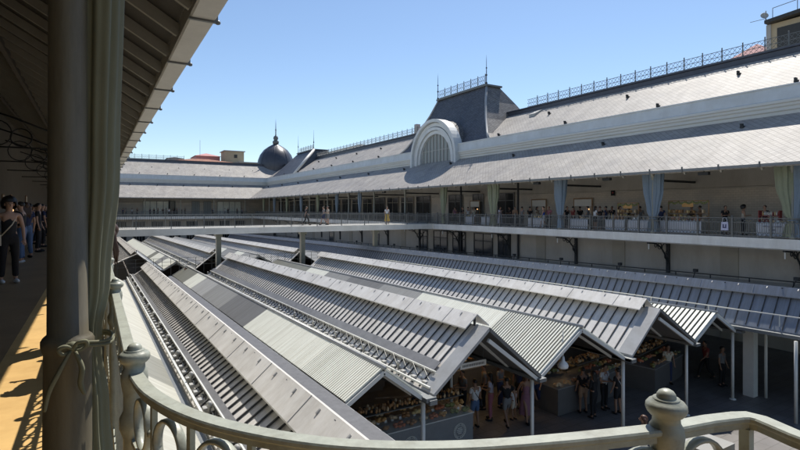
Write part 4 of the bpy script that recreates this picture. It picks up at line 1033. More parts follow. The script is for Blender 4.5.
def person(loc, rz, label, pose='stand', top='tee', topc='c_black', low='trousers', lowc='c_denim', hair='short', hairc='hair_b', skin='skin', shoes='c_black', h=1.0, group=None, bag=None, apron=None):
    B = bodies(pose); t = empty('person', label, 'person', group, loc, rz); t.scale = (h, h, h)
    o = share('body', B['body'], t); o.material_slots[0].link = 'OBJECT'; o.material_slots[0].material = M[skin]; o.name = 'body'
    for nm, key, m_ in (('shirt', top, topc), (low, low, lowc), ('hair', 'hair_' + hair, hairc), ('shoes', 'shoes', shoes)):
        if key is None: continue
        c_ = share(nm, B[key], t); obmat(c_, [m_])
    if bag:
        q = MB(); q.tube([(-.15, .02, 1.42), (-.02, .13, 1.2), (.15, .10, .98)], .012, 6); q.tube([(-.15, .0, 1.42), (-.02, -.12, 1.2), (.17, -.06, .98)], .012, 6)
        q.box(.16, .24, -.12, .14, .78, 1.0); c_ = q.build('shoulder_bag', bag, t)
    if apron:
        q = MB(); q.tube([(0, .0, 1.0), (0, .01, .86), (0, .02, .62)], [.175, .185, .2], 14); c_ = q.build('apron', apron, t)
    return t
def on_floor(u, Y=None, X=None, z=FL):
    x, y, _ = atY(u, 209, Y) if Y else atX(u, 209, X); return (x, y, z)
# left gallery: the queue
x, y, _ = atZ(9, 283, FL); person((x, y, FL), R(200), 'woman in a black vest and dark trousers with curly hair at the left edge', 'stand', 'vest', 'c_black', 'trousers', 'c_black', 'curly', 'hair_b', 'skin', 'c_white', bag='c_cream')
x, y, _ = atZ(22, 263, FL); person((x, y, FL), R(80), 'person in black leaning forward in the left gallery behind the woman in a vest', 'hold', 'tee', 'c_black', 'trousers', 'c_denim', 'short', 'hair_b', shoes='c_white')
x, y, _ = atZ(26, 258, FL); person((x, y, FL), R(30), 'person in a dark top and pale jeans queueing in the left gallery', 'stand', 'tee', 'c_navy', 'trousers', 'c_denim', 'long', 'hair_br')
x, y, _ = atZ(30, 250, FL); person((x, y, FL), R(20), 'person in a brown top and blue jeans at the middle of the gallery queue', 'walk', 'tee', 'c_tan', 'trousers', 'c_denim', 'short', 'hair_b')
for u, v, lab, c_ in ((16, 252, 'person in black partly behind the woman in a vest', 'c_black'), (19, 246, 'person in dark grey against the wall of the left gallery', 'c_grey'), (38, 252, 'person in black with arms down in front of the far queue', 'c_black'), (27, 240, 'dim figure in black by the wall near the far partition', 'c_black'), (42, 247, 'person in dark blue just left of the iron column', 'c_navy'), (36, 244, 'person in a dark blue top far down the left gallery queue', 'c_navy'), (41, 241, 'person in a grey shirt beside the iron column far down the left gallery', 'c_grey'), (33, 238, 'person in black at the far end of the left gallery queue', 'c_black'), (45, 236, 'small distant figure in navy half hidden by the near column', 'c_navy')):
    x, y, _ = atZ(u, v, FL); person((x, y, FL), R(u * 7), lab, 'stand', 'tee', c_, 'trousers', 'c_black', 'short', 'hair_b')
person((-.12, 6.85, FL), R(80), 'dark clothed visitor at the left railing hidden behind the near column and curtain', 'stand', 'tee', 'c_black', 'trousers', 'c_black')
person((-.03, 5.75, FL), R(90), 'girl in a white top with long brown hair resting against the railing past the curtain', 'back', 'tee', 'c_white', 'trousers', 'c_black', 'long', 'hair_br', h=.82)
for i, u in enumerate((3, 11, 26)):
    x, y, z = atX(u, 200, -4.78); t = empty('poster', ['small framed poster on the left gallery wall at the frame edge', 'small framed poster on the left gallery wall above the vest woman', 'small framed poster deepest along the left gallery wall'][i], 'poster', None, (x, y, 0))
    q = MB(); q.box(.0, .04, -.45, .45, z - .35, z + .35); q.build('poster_sheet', 'wood', t)
    q = MB(); q.box(.041, .05, -.36, .36, z - .27, z + .27); q.build('picture', 'paper', t)
x, y, z = atX(13.5, 206.5, -3.9); q = MB(); q.blob((x, y, z), .16, .16, .12, 12, 8); q.box(x - .03, x + .03, y - .03, y + .03, FL, z - .1); tag(q.build('table_lamp', 'lamp_on'), 'small glowing orange lamp among the people of the left gallery', 'lamp')
t = empty('partition', 'dark glazed partition closing the left gallery in the distance', 'partition')
q = MB(); q.box(-4.75, .0, 78, 78.1, FL, FL + 4.2); q.build('panel', 'door', t)
q = MB()
for i in range(6): q.box(-4.7 + i * .9, -4.62 + i * .9, 77.9, 77.995, FL, FL + 4.2)
q.build('frame', 'iron_mid', t)
# bridge
for u, lab, kw, rz in ((306, 'man in black striding along the left part of the footbridge', dict(pose='walk', topc='c_black', lowc='c_black'), -90),
                   (324, 'person in a grey top and dark shorts at the middle of the footbridge', dict(pose='walk', topc='c_grey', lowc='c_navy', low='shorts'), 90),
                   (328, 'person in a pale top beside the one in grey on the footbridge', dict(pose='hold', topc='c_cream', lowc='c_grey', low='shorts', hairc='hair_br', hair='bun'), 95),
                   (387, 'person in a white top and mustard skirt near the right end of the footbridge', dict(pose='stand', topc='c_white', low='skirt', lowc='c_mustard', hairc='hair_b', hair='bun'), 170)):
    x, y, _ = atY(u, 209, 44.2); person((x, y, FL + .03), R(rz), lab, **kw)
x, y, _ = atY(186, 209, 40.0); person((x, y, -5.98 + .0), R(100), 'person seen from the chest up between the roof blocks left of the bridge pier', 'stand', 'tee', 'c_grey', 'trousers', 'c_navy')
bpy.data.objects[-1] if False else None
# right gallery people
XR = EX + 2.3
spec = [(455, 1.0, 'c_mauve', 'tee', 'trousers', 'c_black', 'short', 'hair_b', 'person in dark red by the dark doorway of the right gallery'),
        (463, .9, 'c_black', 'tee', 'trousers', 'c_black', 'short', 'hair_b', 'person all in black standing in the doorway of the right gallery'),
        (474, 2.4, 'c_cream', 'tee', 'trousers', 'c_tan', 'bun', 'hair_br', 'vendor in a cream top behind the small cloth-covered table'),
        (500, .3, 'c_lilac', 'tee', 'skirt', 'c_lilac', 'long', 'hair_b', 'woman in a lilac dress at the railing beside the pale green curtain'),
        (522, 1.6, 'c_grey', 'tee', 'trousers', 'c_black', 'short', 'hair_b', 'person in grey beside the dark wall post'),
        (530, 1.4, 'c_black', 'tee', 'trousers', 'c_black', 'short', 'hair_b', 'person in black left of the lit notice board'),
        (544, .5, 'c_blue', 'vest', 'shorts', 'c_white', 'short', 'hair_b', 'person in a bright blue sleeveless top and white shorts at the railing'),
        (549, .9, 'c_pink', 'tee', 'trousers', 'c_black', 'short', 'hair_br', 'person in pink half behind the one in bright blue'),
        (567, 1.1, 'c_black', 'tee', 'trousers', 'c_black', 'short', 'hair_b', 'person in black right of the single blue curtain'),
        (595, .5, 'c_white', 'tee', 'shorts', 'c_black', 'long', 'hair_b', 'woman in a white top and black shorts seen from behind at the railing'),
        (600, 1.2, 'c_black', 'tee', 'trousers', 'c_grey', 'short', 'hair_br', 'man in black chatting with the woman in white and black shorts'),
        (606, 1.4, 'c_navy', 'tee', 'trousers', 'c_black', 'short', 'hair_b', 'person in navy at the left end of the bottle stall'),
        (692, 2.9, 'c_black', 'tee', 'trousers', 'c_black', 'short', 'hair_b', 'vendor in black under the garlanded stall frame'),
        (725, 1.9, 'c_black', 'tee', 'trousers', 'c_black', 'short', 'hair_b', 'crouched-looking vendor in black at the dark crates stall'),
        (743, 2.2, 'c_cream', 'vest', 'trousers', 'c_black', 'curly', 'hair_b', 'woman with a big curly afro and pale top behind the railing'),
        (640, 2.8, 'c_grey', 'tee', 'trousers', 'c_black', 'bun', 'hair_b', 'vendor in grey behind the cloth table left of the wide blue curtain')]
spec += [(u, o, t_, 'tee', 'trousers', 'c_black', h_, 'hair_b', l) for u, o, t_, h_, l in (
    (468, 1.6, 'c_white', 'short', 'person in white between the doorway and the small clothed table'),
    (510, 2.2, 'c_black', 'long', 'person in black bending over goods right of the lilac dress'),
    (515, 1.9, 'c_tan', 'short', 'person in tan just left of the dark wall post'),
    (537, 2.6, 'c_cream', 'long', 'vendor in cream below the first lit notice board'),
    (573, 1.9, 'c_red', 'short', 'person in dark red between the blue curtain and the second notice board'),
    (580, 2.4, 'c_black', 'short', 'vendor in black under the second notice board'),
    (588, 1.6, 'c_grey', 'bun', 'person in grey left of the woman in white and black shorts'),
    (612, 2.5, 'c_black', 'short', 'vendor in black behind the bottle stall'),
    (620, 1.9, 'c_mauve', 'long', 'person in plum at the right end of the bottle stall'),
    (629, 2.6, 'c_black', 'curly', 'dark haired vendor in black behind the bottle rack'),
    (661, 1.2, 'c_navy', 'short', 'person in navy at the right edge of the wide blue curtain'),
    (700, 2.3, 'c_tan', 'short', 'person in tan at the right end of the garlanded stall'),
    (765, 2.4, 'c_black', 'short', 'vendor in black beside the red display shelf'))]
for i, (u, off, tc_, tp, lw, lc, hr, hc, lab) in enumerate(spec):
    x, y, _ = atX(u, 209, EX + 1.3 + off); person((x, y, FL), R((i * 67) % 360), lab, ['stand', 'hold', 'walk', 'phone'][i % 4] if u not in (743, 692) else 'hold', tp, tc_, lw, lc, hr, hc, ['skin', 'skin2'][i % 2], h=1.0)
# far gallery crowd (tiny)
fx = [(123, 'navy'), (126, 'grey'), (132, 'white'), (137, 'black'), (150, 'navy'), (154, 'black'), (158, 'black'), (163, 'black'), (166, 'navy'), (169, 'white'), (173, 'black'), (177, 'grey'), (181, 'black'), (185, 'black'), (213, 'navy'), (225, 'white'), (228, 'black'), (237, 'black'), (242, 'grey')]
for i, (u, c_) in enumerate(fx):
    x, y, _ = atY(u, 209, YF + 2.0 + (i % 3)); person((x, y, FL), R(i * 77), 'tiny distant person standing in the far gallery', ['stand', 'hold'][i % 2], 'tee', 'c_' + c_, 'trousers', 'c_black', 'short', 'hair_b', group='visitors in the far gallery')
# market floor
mk = [(475, 428, 'man in a white T-shirt, denim shorts and black strap beside the food counter', 'stand', 'tee', 'c_white', 'shorts', 'c_denim', 'short', 'hair_b', 0, 'c_black'),
      (491, 420, 'woman in a pale top and long pink trousers under the middle gable', 'hold', 'tee', 'c_lilac', 'trousers', 'c_pink', 'long', 'hair_b', 40, None),
      (507, 426, 'man in a black T-shirt and grey shorts walking away under the middle gable', 'walk', 'tee', 'c_black', 'shorts', 'c_grey', 'short', 'hair_b', -20, None),
      (514, 420, 'small child in white beside the man in a black T-shirt', 'stand', 'tee', 'c_white', 'shorts', 'c_cream', 'short', 'hair_br', 10, None),
      (526, 421, 'woman in a long dusty pink dress next to the white post', 'walk', 'vest', 'c_mauve', 'skirt', 'c_mauve', 'long', 'hair_br', 160, None),
      (484, 409, 'person in dark clothes with a light cap deeper under the middle gable', 'stand', 'tee', 'c_grey', 'trousers', 'c_black', 'short', 'hair_br', 60, None),
      (500, 407, 'fair person in dark clothes facing the deep stalls', 'hold', 'tee', 'c_grey', 'trousers', 'c_navy', 'long', 'hair_r', 200, None),
      (519, 408, 'person in navy blue behind the white post', 'stand', 'tee', 'c_navy', 'trousers', 'c_black', 'short', 'hair_b', 100, None),
      (594, 418, 'person dressed all in black shopping at the fruit counter', 'hold', 'long', 'c_black', 'trousers', 'c_black', 'long', 'hair_b', 10, None),
      (583, 413, 'person in beige shorts partly behind the one in black at the fruit counter', 'stand', 'tee', 'c_black', 'shorts', 'c_tan', 'short', 'hair_b', -20, None),
      (618, 414, 'person in black with a white bag next to the third white post', 'stand', 'tee', 'c_black', 'shorts', 'c_black', 'short', 'hair_b', 0, 'c_white'),
      (463, 416, 'man in pale grey leaning over the food counter end', 'hold', 'tee', 'c_grey', 'trousers', 'c_black', 'short', 'hair_b', 90, None),
      (536, 409, 'person in tan with a black bag deep between the middle and slatted gables', 'walk', 'tee', 'c_tan', 'trousers', 'c_navy', 'short', 'hair_br', 120, 'c_black'),
      (604, 409, 'vendor in white behind the orange produce counter', 'hold', 'tee', 'c_white', 'trousers', 'c_black', 'short', 'hair_b', 180, None),
      (668, 384, 'shopper in cream at the far side of the third gable produce counter', 'stand', 'tee', 'c_cream', 'trousers', 'c_navy', 'short', 'hair_b', 150, None),
      (706, 379, 'dim shopper in dark red right of the third gable', 'walk', 'tee', 'c_red', 'trousers', 'c_black', 'short', 'hair_b', 60, None),
      (722, 386, 'person in black with white stripes standing in deep shade at right', 'stand', 'tee', 'c_grey', 'trousers', 'c_black', 'short', 'hair_b', 180, None)]
for u, v, lab, ps, tp, tc_, lw, lc, hr, hc, rz, bg_ in mk:
    x, y, _ = atZ(u, v, G0); person((x, y, G0), R(rz), lab, ps, tp, tc_, lw, lc, hr, hc, 'skin2', h=.72 if 'child' in lab else 1.0, bag=bg_)
d_ = F * 6.05 / (418 - 209); l_ = (644 - 400) / F * d_
person((sn * d_ + cs * l_, cs * d_ - sn * l_, G0), R(30), 'woman with long reddish hair and green top just behind the corner post', 'stand', 'tee', 'c_green', 'trousers', 'c_cream', 'long', 'hair_r')

# ------------------------------------------------------------------ right gallery stalls
def table(y, L, label, x=EX + 1.75, d=.8, h=.82, text=False, goods=None, cloth='cloth'):
    t = empty('stall_table', label, 'table', None, (x, y, FL))
    q = MB(); q.box(0, d, -L / 2, L / 2, h - .04, h - .004)
    for sx in (.05, d - .09):
        for sy in (-L / 2 + .05, L / 2 - .09): q.box(sx, sx + .04, sy, sy + .04, 0, h - .045)
    q.build('table_frame', 'wood', t)
    q = MB(); n = int(L * 14); vs = []; fs = []
    for i in range(n + 1):
        yy = -L / 2 - .02 + (L + .04) * i / n; o = .025 * math.sin(i * 1.9) + .01 * math.sin(i * .7)
        for (xx, z) in ((d + .02, h), (-.02, h), (-.03 + o * .4, h - .3), (-.045 + o, .10)): vs.append((xx, yy, z))
    for i in range(n):
        for k in range(3): fs.append((i * 4 + k, i * 4 + k + 1, i * 4 + 5 + k, i * 4 + 4 + k))
    q.add(vs, fs, True); c_ = q.build('cloth_cover', cloth, t)
    if text:
        q = MB(); rn = random.Random(5)
        for (z, a, e, s_) in ((.58, -.42, .42, .05), (.40, -.14, .14, .06)):
            yy = a
            while yy < e: w_ = rn.uniform(.02, .045); q.box(-.085, -.08, yy, yy + w_, z, z + s_ * rn.uniform(.6, 1)); yy += w_ + .015
        q.build('printed_text', 'ink', c_)
    rn = random.Random(int(y * 10))
    if goods:
        kinds, hh = goods
        q = MB(); mats_ = kinds
        for i in range(int(L * 9)):
            q.m = rn.randrange(len(mats_)); yy = rn.uniform(-L / 2 + .1, L / 2 - .1); xx = rn.uniform(.1, d - .1); s_ = rn.uniform(.04, .09)
            if rn.random() < .5: q.lathe((xx, yy, h), [(s_ * .6, 0), (s_ * .6, hh * .6), (s_ * .25, hh * .8), (s_ * .2, hh * rn.uniform(.9, 1.2))], 8)
            else: q.box(xx - s_, xx + s_, yy - s_, yy + s_, h + .001, h + hh * rn.uniform(.3, .8))
        tag(q.build('goods', mats_, t), kind='stuff')
    return t
def ty(u): return atX(u, 209, EX + 1.75)[1]
table(ty(470), 1.2, 'small table under a pale cloth at the left end of the gallery stalls', goods=(['food1', 'paper', 'c_grey'], .2))
table(ty(485.5), 1.1, 'small pale blue clothed table left of the pale green curtain', goods=None)
table(ty(536), 1.6, 'table under white cloth below the first lit notice board', goods=(['food3', 'food1', 'c_grey'], .25))
table(ty(578), 1.7, 'table under white cloth below the second lit notice board', goods=(['food4', 'c_black', 'food0'], .25))
table(ty(615), 1.5, 'white-clothed bottle stall in front of the dark rack', goods=(['glass_dark', 'food2', 'food1'], .35))
table(ty(639.5), 1.6, 'white-clothed table between the bottle stall and the wide blue curtain', goods=(['paper', 'food4'], .2))
t_ = table(ty(680), 2.5, 'long white-clothed stall with a garlanded wooden frame behind', goods=(['food4', 'food1', 'food5', 'wood'], .25))
table(ty(773), 1.5, 'short white-clothed table with purple lettering near the right frame edge', text=True, goods=(['food4', 'paper'], .15))
def frame_stall(u, w, h, label, x=EX + 3.0, lights=True):
    y = atX(u, 209, x)[1]; t = empty('market_stand', label, 'display frame', None, (x, y, FL))
    q = MB()
    for s in (-1, 1): q.box(-.03, .03, s * w / 2 - .03, s * w / 2 + .03, 0, h)
    q.box(-.03, .03, -w / 2, w / 2, h, h + .06); q.box(-.2, .2, -w / 2, w / 2, .95, .99); q.box(-.15, .15, -w / 2, w / 2, 1.25, 1.28); q.build('wooden_frame', 'wood', t)
    q = MB(); rn = random.Random(2)
    for i in range(int(w * 10)): yy = -w / 2 + (i + .5) * w / int(w * 10); q.blob((-.05, yy, h - .02 - .12 * abs(math.sin(i * .7))), .06, .07, .06, 6, 5)
    q.build('garland', 'food3', t)
    q = MB(); q.m = 0
    for i in range(26): q.m = rn.randrange(4); yy = rn.uniform(-w / 2 + .1, w / 2 - .1); zz_ = rn.choice((.991, 1.281)); q.box(-.1, .1, yy - .05, yy + .05, zz_, zz_ + rn.uniform(.08, .22))
    tag(q.build('goods', ['food4', 'food1', 'wood', 'food0'], t), kind='stuff')
    q = MB(); q.box(-.06, -.04, -.35, .35, h - .35, h - .1); q.build('name_board', 'food0', t)
frame_stall(688, 2.5, 2.0, 'wooden stall frame with a leafy garland behind the long white table')
frame_stall(628, 1.6, 1.9, 'dark wooden rack of bottles behind the white-clothed bottle stall')
# red shelf
x, y, _ = atX(770, 209, EX + 2.2); t = empty('display_shelf', 'small red two-tier display shelf standing on the gallery table at right', 'shelf', None, (x, y, FL + .82))
q = MB(); q.box(-.15, .15, -.5, -.46, 0, .62); q.box(-.15, .15, .46, .5, 0, .62); q.box(-.15, .15, -.46, .46, .02, .05); q.box(-.15, .15, -.46, .46, .32, .35); q.build('frame', 'c_red', t)
q = MB(); rn = random.Random(8)
for i in range(22): q.m = rn.randrange(3); yy = -.4 + (i % 11) * .08; z_ = .051 if i < 11 else .351; q.lathe((-.02, yy, z_), [(.03, 0), (.03, .14), (.012, .17), (.012, .22)], 6)
q.build('jars', ['c_red', 'paper', 'food1'], t)
# tote bag hanging on the railing
x, y, _ = atX(725, 209, EX + 1.12); t = empty('tote_bag', 'pale tote bag with a dark blue mark hanging on the gallery railing', 'bag', None, (x, y, FL + .93))
q = MB(); q.hexa([(-.06, -.19, -.58), (0, -.19, -.58), (0, .19, -.58), (-.06, .19, -.58), (-.04, -.17, -.12), (0, -.17, -.12), (0, .17, -.12), (-.04, .17, -.12)]); q.build('bag_body', 'c_lilac', t)
q = MB(); q.tube([(-.03, -.12, -.12), (-.03, -.1, .10), (-.02, .1, .10), (-.03, .12, -.12)], .012, 6); q.build('handle', 'cloth', t)
q = MB(); q.box(-.066, -.062, -.09, .09, -.45, -.40); q.box(-.066, -.062, -.09, -.04, -.40, -.25); q.box(-.066, -.062, .03, .09, -.40, -.25); q.build('mark', 'ink', t)
# notice boards on the wall
for u, lab, w_ in ((475, 'lit notice board on the right gallery wall, furthest left of three', 1.6), (539, 'lit yellowish notice board in a wooden frame behind the people in black', 1.8), (583, 'lit cream notice board in a wooden frame right of the single blue curtain', 1.9)):
    x, y, _ = atX(u, 209, XW - .12); t = empty('notice_board', lab, 'notice board', None, (x, y, FL))
    q = MB(); q.box(-.05, 0, -w_ / 2, w_ / 2, 2.35, 2.42); q.box(-.05, 0, -w_ / 2, -w_ / 2 + .08, .9, 2.35); q.box(-.05, 0, w_ / 2 - .08, w_ / 2, .9, 2.35); q.build('wooden_frame', 'wood', t)
    q = MB(); q.box(-.04, -.01, -w_ / 2 + .09, w_ / 2 - .09, 1.75, 2.3); q.build('lit_panel', 'paper', t)
    q = MB(); q.blob((-.1, -w_ / 2 + .3, 1.5), .06, .06, .06); q.build('lamp', 'lamp_on', t)
x, y, _ = atX(613, 209, XW - .1); q = MB(); q.box(x - .02, x, y - .18, y + .18, FL + 2.55, FL + 2.95); s_ = q.build('wall_sign', 'c_black'); tag(s_, 'small black square sign with a red disc high on the right gallery wall', 'sign')
q = MB(); q.lathe((0, 0, 0), [(.07, 0), (.07, .01)], 16); o_ = q.build('sign_disc', 'c_red', s_); o_.rotation_euler = (0, R(-90), 0); o_.location = (x - .022, y, FL + 2.78)
# loudspeakers under the eave
for i, u in enumerate((384, 537, 607, 704)):
    x, y, _ = atX(u, 209, EX + .5); q = MB(); q.box(x - .12, x + .12, y - .28, y + .28, EZ - .35, EZ - .18); q.box(x - .02, x + .02, y - .02, y + .02, EZ - .18, EZ + .1)
    tag(q.build('loudspeaker', 'iron_dark'), ['small black speaker under the eave above the footbridge landing', 'small black speaker under the eave left of the single blue curtain', 'small black speaker under the eave over the bottle stall', 'small black speaker under the eave over the garlanded stall'][i], 'speaker')

# ------------------------------------------------------------------ market hall stalls below
def counter(p, ang, L, D, label, grey='stall', emblems=(), hgt=.92, glass=True, rack=True, seed=1):
    """front face along local +x from p, facing local -y"""
    t = empty('food_counter', label, 'counter', None, (p[0], p[1], G0), ang)
    q = MB(); q.box(0, L, 0, D, .12, hgt); q.box(.05, L - .05, .05, D - .05, 0, .12); q.build('cabinet', grey, t)
    q = MB(); q.box(-.03, L + .03, -.03, D + .03, hgt + .001, hgt + .035); q.build('countertop', 'white_metal' if grey == 'stall_l' else 'stall_l', t)
    rn = random.Random(seed)
    q = MB()
    for i in range(int(L * 2.6) * 3):
        r_, c_ = i % 3, i // 3; x_ = .2 + c_ * (L - .4) / max(1, int(L * 2.6) - 1); y_ = .18 + r_ * (D - .36) / 2
        q.m = rn.randrange(6)
        for k in range(7): q.blob((x_ + rn.uniform(-.13, .13), y_ + rn.uniform(-.08, .08), hgt + .09 + .10 * r_ + rn.uniform(0, .07)), .075, .065, .055, 7, 5)
    for i in range(int(L * 4)):
        q.m = 6; x_ = .1 + i / 4 + rn.uniform(0, .08); y_ = rn.choice((.2, D / 2)); q.hexa([(x_, y_, hgt + .12), (x_ + .09, y_, hgt + .12), (x_ + .09, y_ + .006, hgt + .12), (x_, y_ + .006, hgt + .12), (x_, y_ + .02, hgt + .2), (x_ + .09, y_ + .02, hgt + .2), (x_ + .09, y_ + .026, hgt + .2), (x_, y_ + .026, hgt + .2)])
    tag(q.build('food', ['food%d' % k for k in range(6)] + ['paper'], t), kind='stuff')
    if rack:
        q = MB(); q.box(0, L, D * .5, D, hgt + .42, hgt + .45)
        for x_ in (0.02, L / 2, L - .05): q.box(x_, x_ + .03, D - .06, D - .03, hgt + .036, hgt + .42)
        sh_ = q.build('shelf', 'iron_mid', t)
        q = MB()
        for i in range(int(L * 11)):
            for j in range(3): q.m = rn.randrange(6); x_ = .06 + i / 11 + rn.uniform(-.02, .02); y_ = D * (.56 + .14 * j); q.blob((x_, y_, hgt + .50 + rn.uniform(0, .10)), .05, .05, rn.uniform(.05, .09), 6, 4)
        tag(q.build('packets', ['food2', 'food4', 'wood', 'food2', 'food0', 'c_black'], sh_), kind='stuff')
    if glass:
        q = MB(); q.box(.02, L - .02, .0, .012, hgt + .036, hgt + .30); q.build('sneeze_guard', 'guard', t)
    for ex_ in emblems:
        q = MB()
        q.tube([(ex_ + .24 * math.cos(a), -.012, .52 + .24 * math.sin(a)) for a in [k * math.pi / 14 for k in range(28)]], .012, 5, closed=True)
        q.tube([(ex_ + .17 * math.cos(a), -.012, .52 + .17 * math.sin(a)) for a in [k * math.pi / 14 for k in range(28)]], .007, 5, closed=True)
        for k in range(22):
            if k in (5, 16): continue
            a = k * 2 * math.pi / 22; q.box(ex_ + .205 * math.cos(a) - .013, ex_ + .205 * math.cos(a) + .013, -.02, -.004, .52 + .205 * math.sin(a) - .02, .52 + .205 * math.sin(a) + .02)
        for k, w_ in enumerate((.08, .12, .11, .07)): q.box(ex_ - w_, ex_ + w_, -.02, -.004, .60 - k * .055, .625 - k * .055)
        q.build('round_emblem', 'paper', t)
    return t
M['guard'] = mat('counter_glass', (.4, .45, .45), .08, 0, 0, spec=.2, alpha=.05)
a0 = atZ(395, 466, G0); a1 = atZ(473, 443, G0)
ang = math.atan2(a1[1] - a0[1], a1[0] - a0[0]); Lc = math.hypot(a1[0] - a0[0], a1[1] - a0[1])
st = (a0[0] - math.cos(ang) * 1.2, a0[1] - math.sin(ang) * 1.2)
counter(st, ang, Lc + 1.2, 1.0, 'long grey food counter with round white emblems left of the shoppers', 'stall_l', (1.75, Lc + 1.2 - .55), 1.0, seed=3)
c0 = atZ(558, 417, G0); c1 = atZ(583, 409, G0)
counter(c0, math.atan2(c1[1] - c0[1], c1[0] - c0[0]), 1.8, 2.4, 'dark fruit counter under the slatted roof behind the white pendant lamp', 'stall', (), 1.0, seed=5)
c0 = atZ(592, 406, G0); counter(c0, R(8), 2.4, 1.2, 'dark counter with orange produce beyond the person all in black', 'stall', (), 1.0, seed=6)
c0 = atZ(655, 394, G0); counter(c0, R(12), 3.2, 1.3, 'dark produce counter under the third zinc gable', 'stall', (), 1.0, seed=9)
c0 = atZ(626, 378, G0); counter(c0, R(5), 2.6, 1.2, 'dim produce counter deep under the third zinc gable', 'stall', (), 1.0, seed=10)
lbl = ['left bay', 'middle bay', 'bay with shoppers', 'slatted bay', 'third gable bay', 'right bay']
for i, (x, y, L) in enumerate([(4.6, 17.5, 2.6), (8.0, 19, 2.6), (11.4, 19.5, 2.6), (12.6, 16.8, 2.4), (15.6, 19, 2.6), (19.0, 17.5, 2.6)]):
    counter((x, y), 0, L, 1.3, 'unlit back counter with stacked goods in the ' + lbl[i] + ' under the roofs', 'stall', (), 1.0, seed=20 + i, glass=False)
# tall dark shelving behind
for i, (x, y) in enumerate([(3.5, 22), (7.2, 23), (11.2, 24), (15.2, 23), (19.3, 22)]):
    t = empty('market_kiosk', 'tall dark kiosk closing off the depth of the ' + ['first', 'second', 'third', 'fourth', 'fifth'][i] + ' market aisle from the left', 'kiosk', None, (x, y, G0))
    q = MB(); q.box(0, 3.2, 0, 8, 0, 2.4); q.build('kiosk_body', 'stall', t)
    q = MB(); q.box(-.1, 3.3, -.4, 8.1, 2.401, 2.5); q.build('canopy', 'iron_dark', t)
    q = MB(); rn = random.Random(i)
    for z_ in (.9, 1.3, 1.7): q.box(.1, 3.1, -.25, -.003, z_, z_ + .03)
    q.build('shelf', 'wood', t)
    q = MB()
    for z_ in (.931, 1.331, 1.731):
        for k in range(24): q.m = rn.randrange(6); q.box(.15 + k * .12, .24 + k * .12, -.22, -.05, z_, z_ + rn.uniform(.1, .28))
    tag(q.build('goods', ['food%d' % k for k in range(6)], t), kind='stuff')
for i, (x, y, L) in enumerate([(12.0, 15.6, 1.3), (13.4, 15.2, .9), (17.5, 15.5, .5), (16.3, 17.0, .6)]):
    q = MB(); q.box(x, x + L, y, y + .09, -5.33, -5.28); q.box(x + .04, x + .06, y + .03, y + .06, -5.28, -4.2); q.box(x + L - .06, x + L - .04, y + .03, y + .06, -5.28, -4.2)
    tag(q.build('light_bar', 'bar_light'), ['warm light bar over the fruit counter, longer of the pair', 'warm light bar over the fruit counter, shorter of the pair', 'short warm light bar over the produce counter under the third gable', 'short warm light bar deeper under the third gable'][i], 'lamp')
# white pendant lamp
x, y, z = atY(563, 366, 10.9); t = empty('pendant_lamp', 'white pendant lamp hanging in the mouth of the slatted roof', 'lamp', None, (x, y, 0))
q = MB(); q.tube([(0, 0, z + .2), (0, 0, -3.75)], .018, 6); q.build('rod', 'white_metal', t)
q = MB(); q.lathe((0, 0, z), [(.09, -.08), (.15, -.05), (.17, .02), (.13, .1), (.06, .16), (.04, .3)], 16); q.build('lamp_shade', 'lamp_white', t)
# hanging sign under the middle gable
x, y, z = atY(473.5, 364.5, 12.2); t = empty('hanging_sign', 'white hanging sign strip under the middle zinc gable', 'sign', None, (x, y, z))
q = MB(); q.box(-.5, .5, 0, .05, -.09, .09); q.build('sign_panel', 'lamp_white', t)
q = MB(); q.tube([(-.4, .025, .09), (-.4, .025, .9)], .01, 5); q.tube([(.4, .025, .09), (.4, .025, .9)], .01, 5); q.build('hanger', 'iron_mid', t)
q = MB(); rn = random.Random(4); xx = -.42
while xx < .4: w_ = rn.uniform(.03, .06); q.box(xx, xx + w_, -.006, -.002, -.035, .035); xx += w_ + .02
q.build('lettering', 'c_grey', t)

# ------------------------------------------------------------------ houses behind the roofs
def house(name, label, x0, x1, y0, y1, z1, wall, roof=None, rh=1.2, flat=False, wins=(), cat='house'):
    t = empty(name, label, cat)
    q = MB(); q.box(x0, x1, y0, y1, G0, z1); q.build('wall', wall, t)
    if roof:
        xm = (x0 + x1) / 2; e = .35; q = MB()
        if flat: q.hexa([(x0 - e, y0 - e, z1 + .003), (x1 + e, y0 - e, z1 + .003), (x1 + e, y1 + e, z1 + .003), (x0 - e, y1 + e, z1 + .003), (x0 - e, y0 - e, z1 + .25), (x1 + e, y0 - e, z1 + .25), (x1 + e, y1 + e, z1 + .25), (x0 - e, y1 + e, z1 + .25)])
        else:
            ym = (y0 + y1) / 2; k = min(x1 - x0, y1 - y0) * .45
            A = [(x0 - e, y0 - e, z1), (x1 + e, y0 - e, z1), (x1 + e, y1 + e, z1), (x0 - e, y1 + e, z1)]
            if (x1 - x0) > (y1 - y0): rdg = [(x0 + k, ym, z1 + rh), (x1 - k, ym, z1 + rh)]; fs = [(0, 1, 5, 4), (2, 3, 4, 5), (1, 2, 5), (3, 0, 4), (0, 3, 2, 1)]
            else: rdg = [(xm, y0 + k, z1 + rh), (xm, y1 - k, z1 + rh)]; fs = [(0, 1, 4), (2, 3, 5), (1, 2, 5, 4), (3, 0, 4, 5), (0, 3, 2, 1)]
            q.add(A + rdg, fs)
        q.build('roof', roof, t)
    for (ax, c0_, w_, za, zb) in wins:
        q = MB()
        if ax == 'x': q.box(x0 - .04, x0 - .003, c0_, c0_ + w_, za, zb)
        else: q.box(c0_, c0_ + w_, y0 - .04, y0 - .003, za, zb)
        q.build('window', 'door', t)
    return t
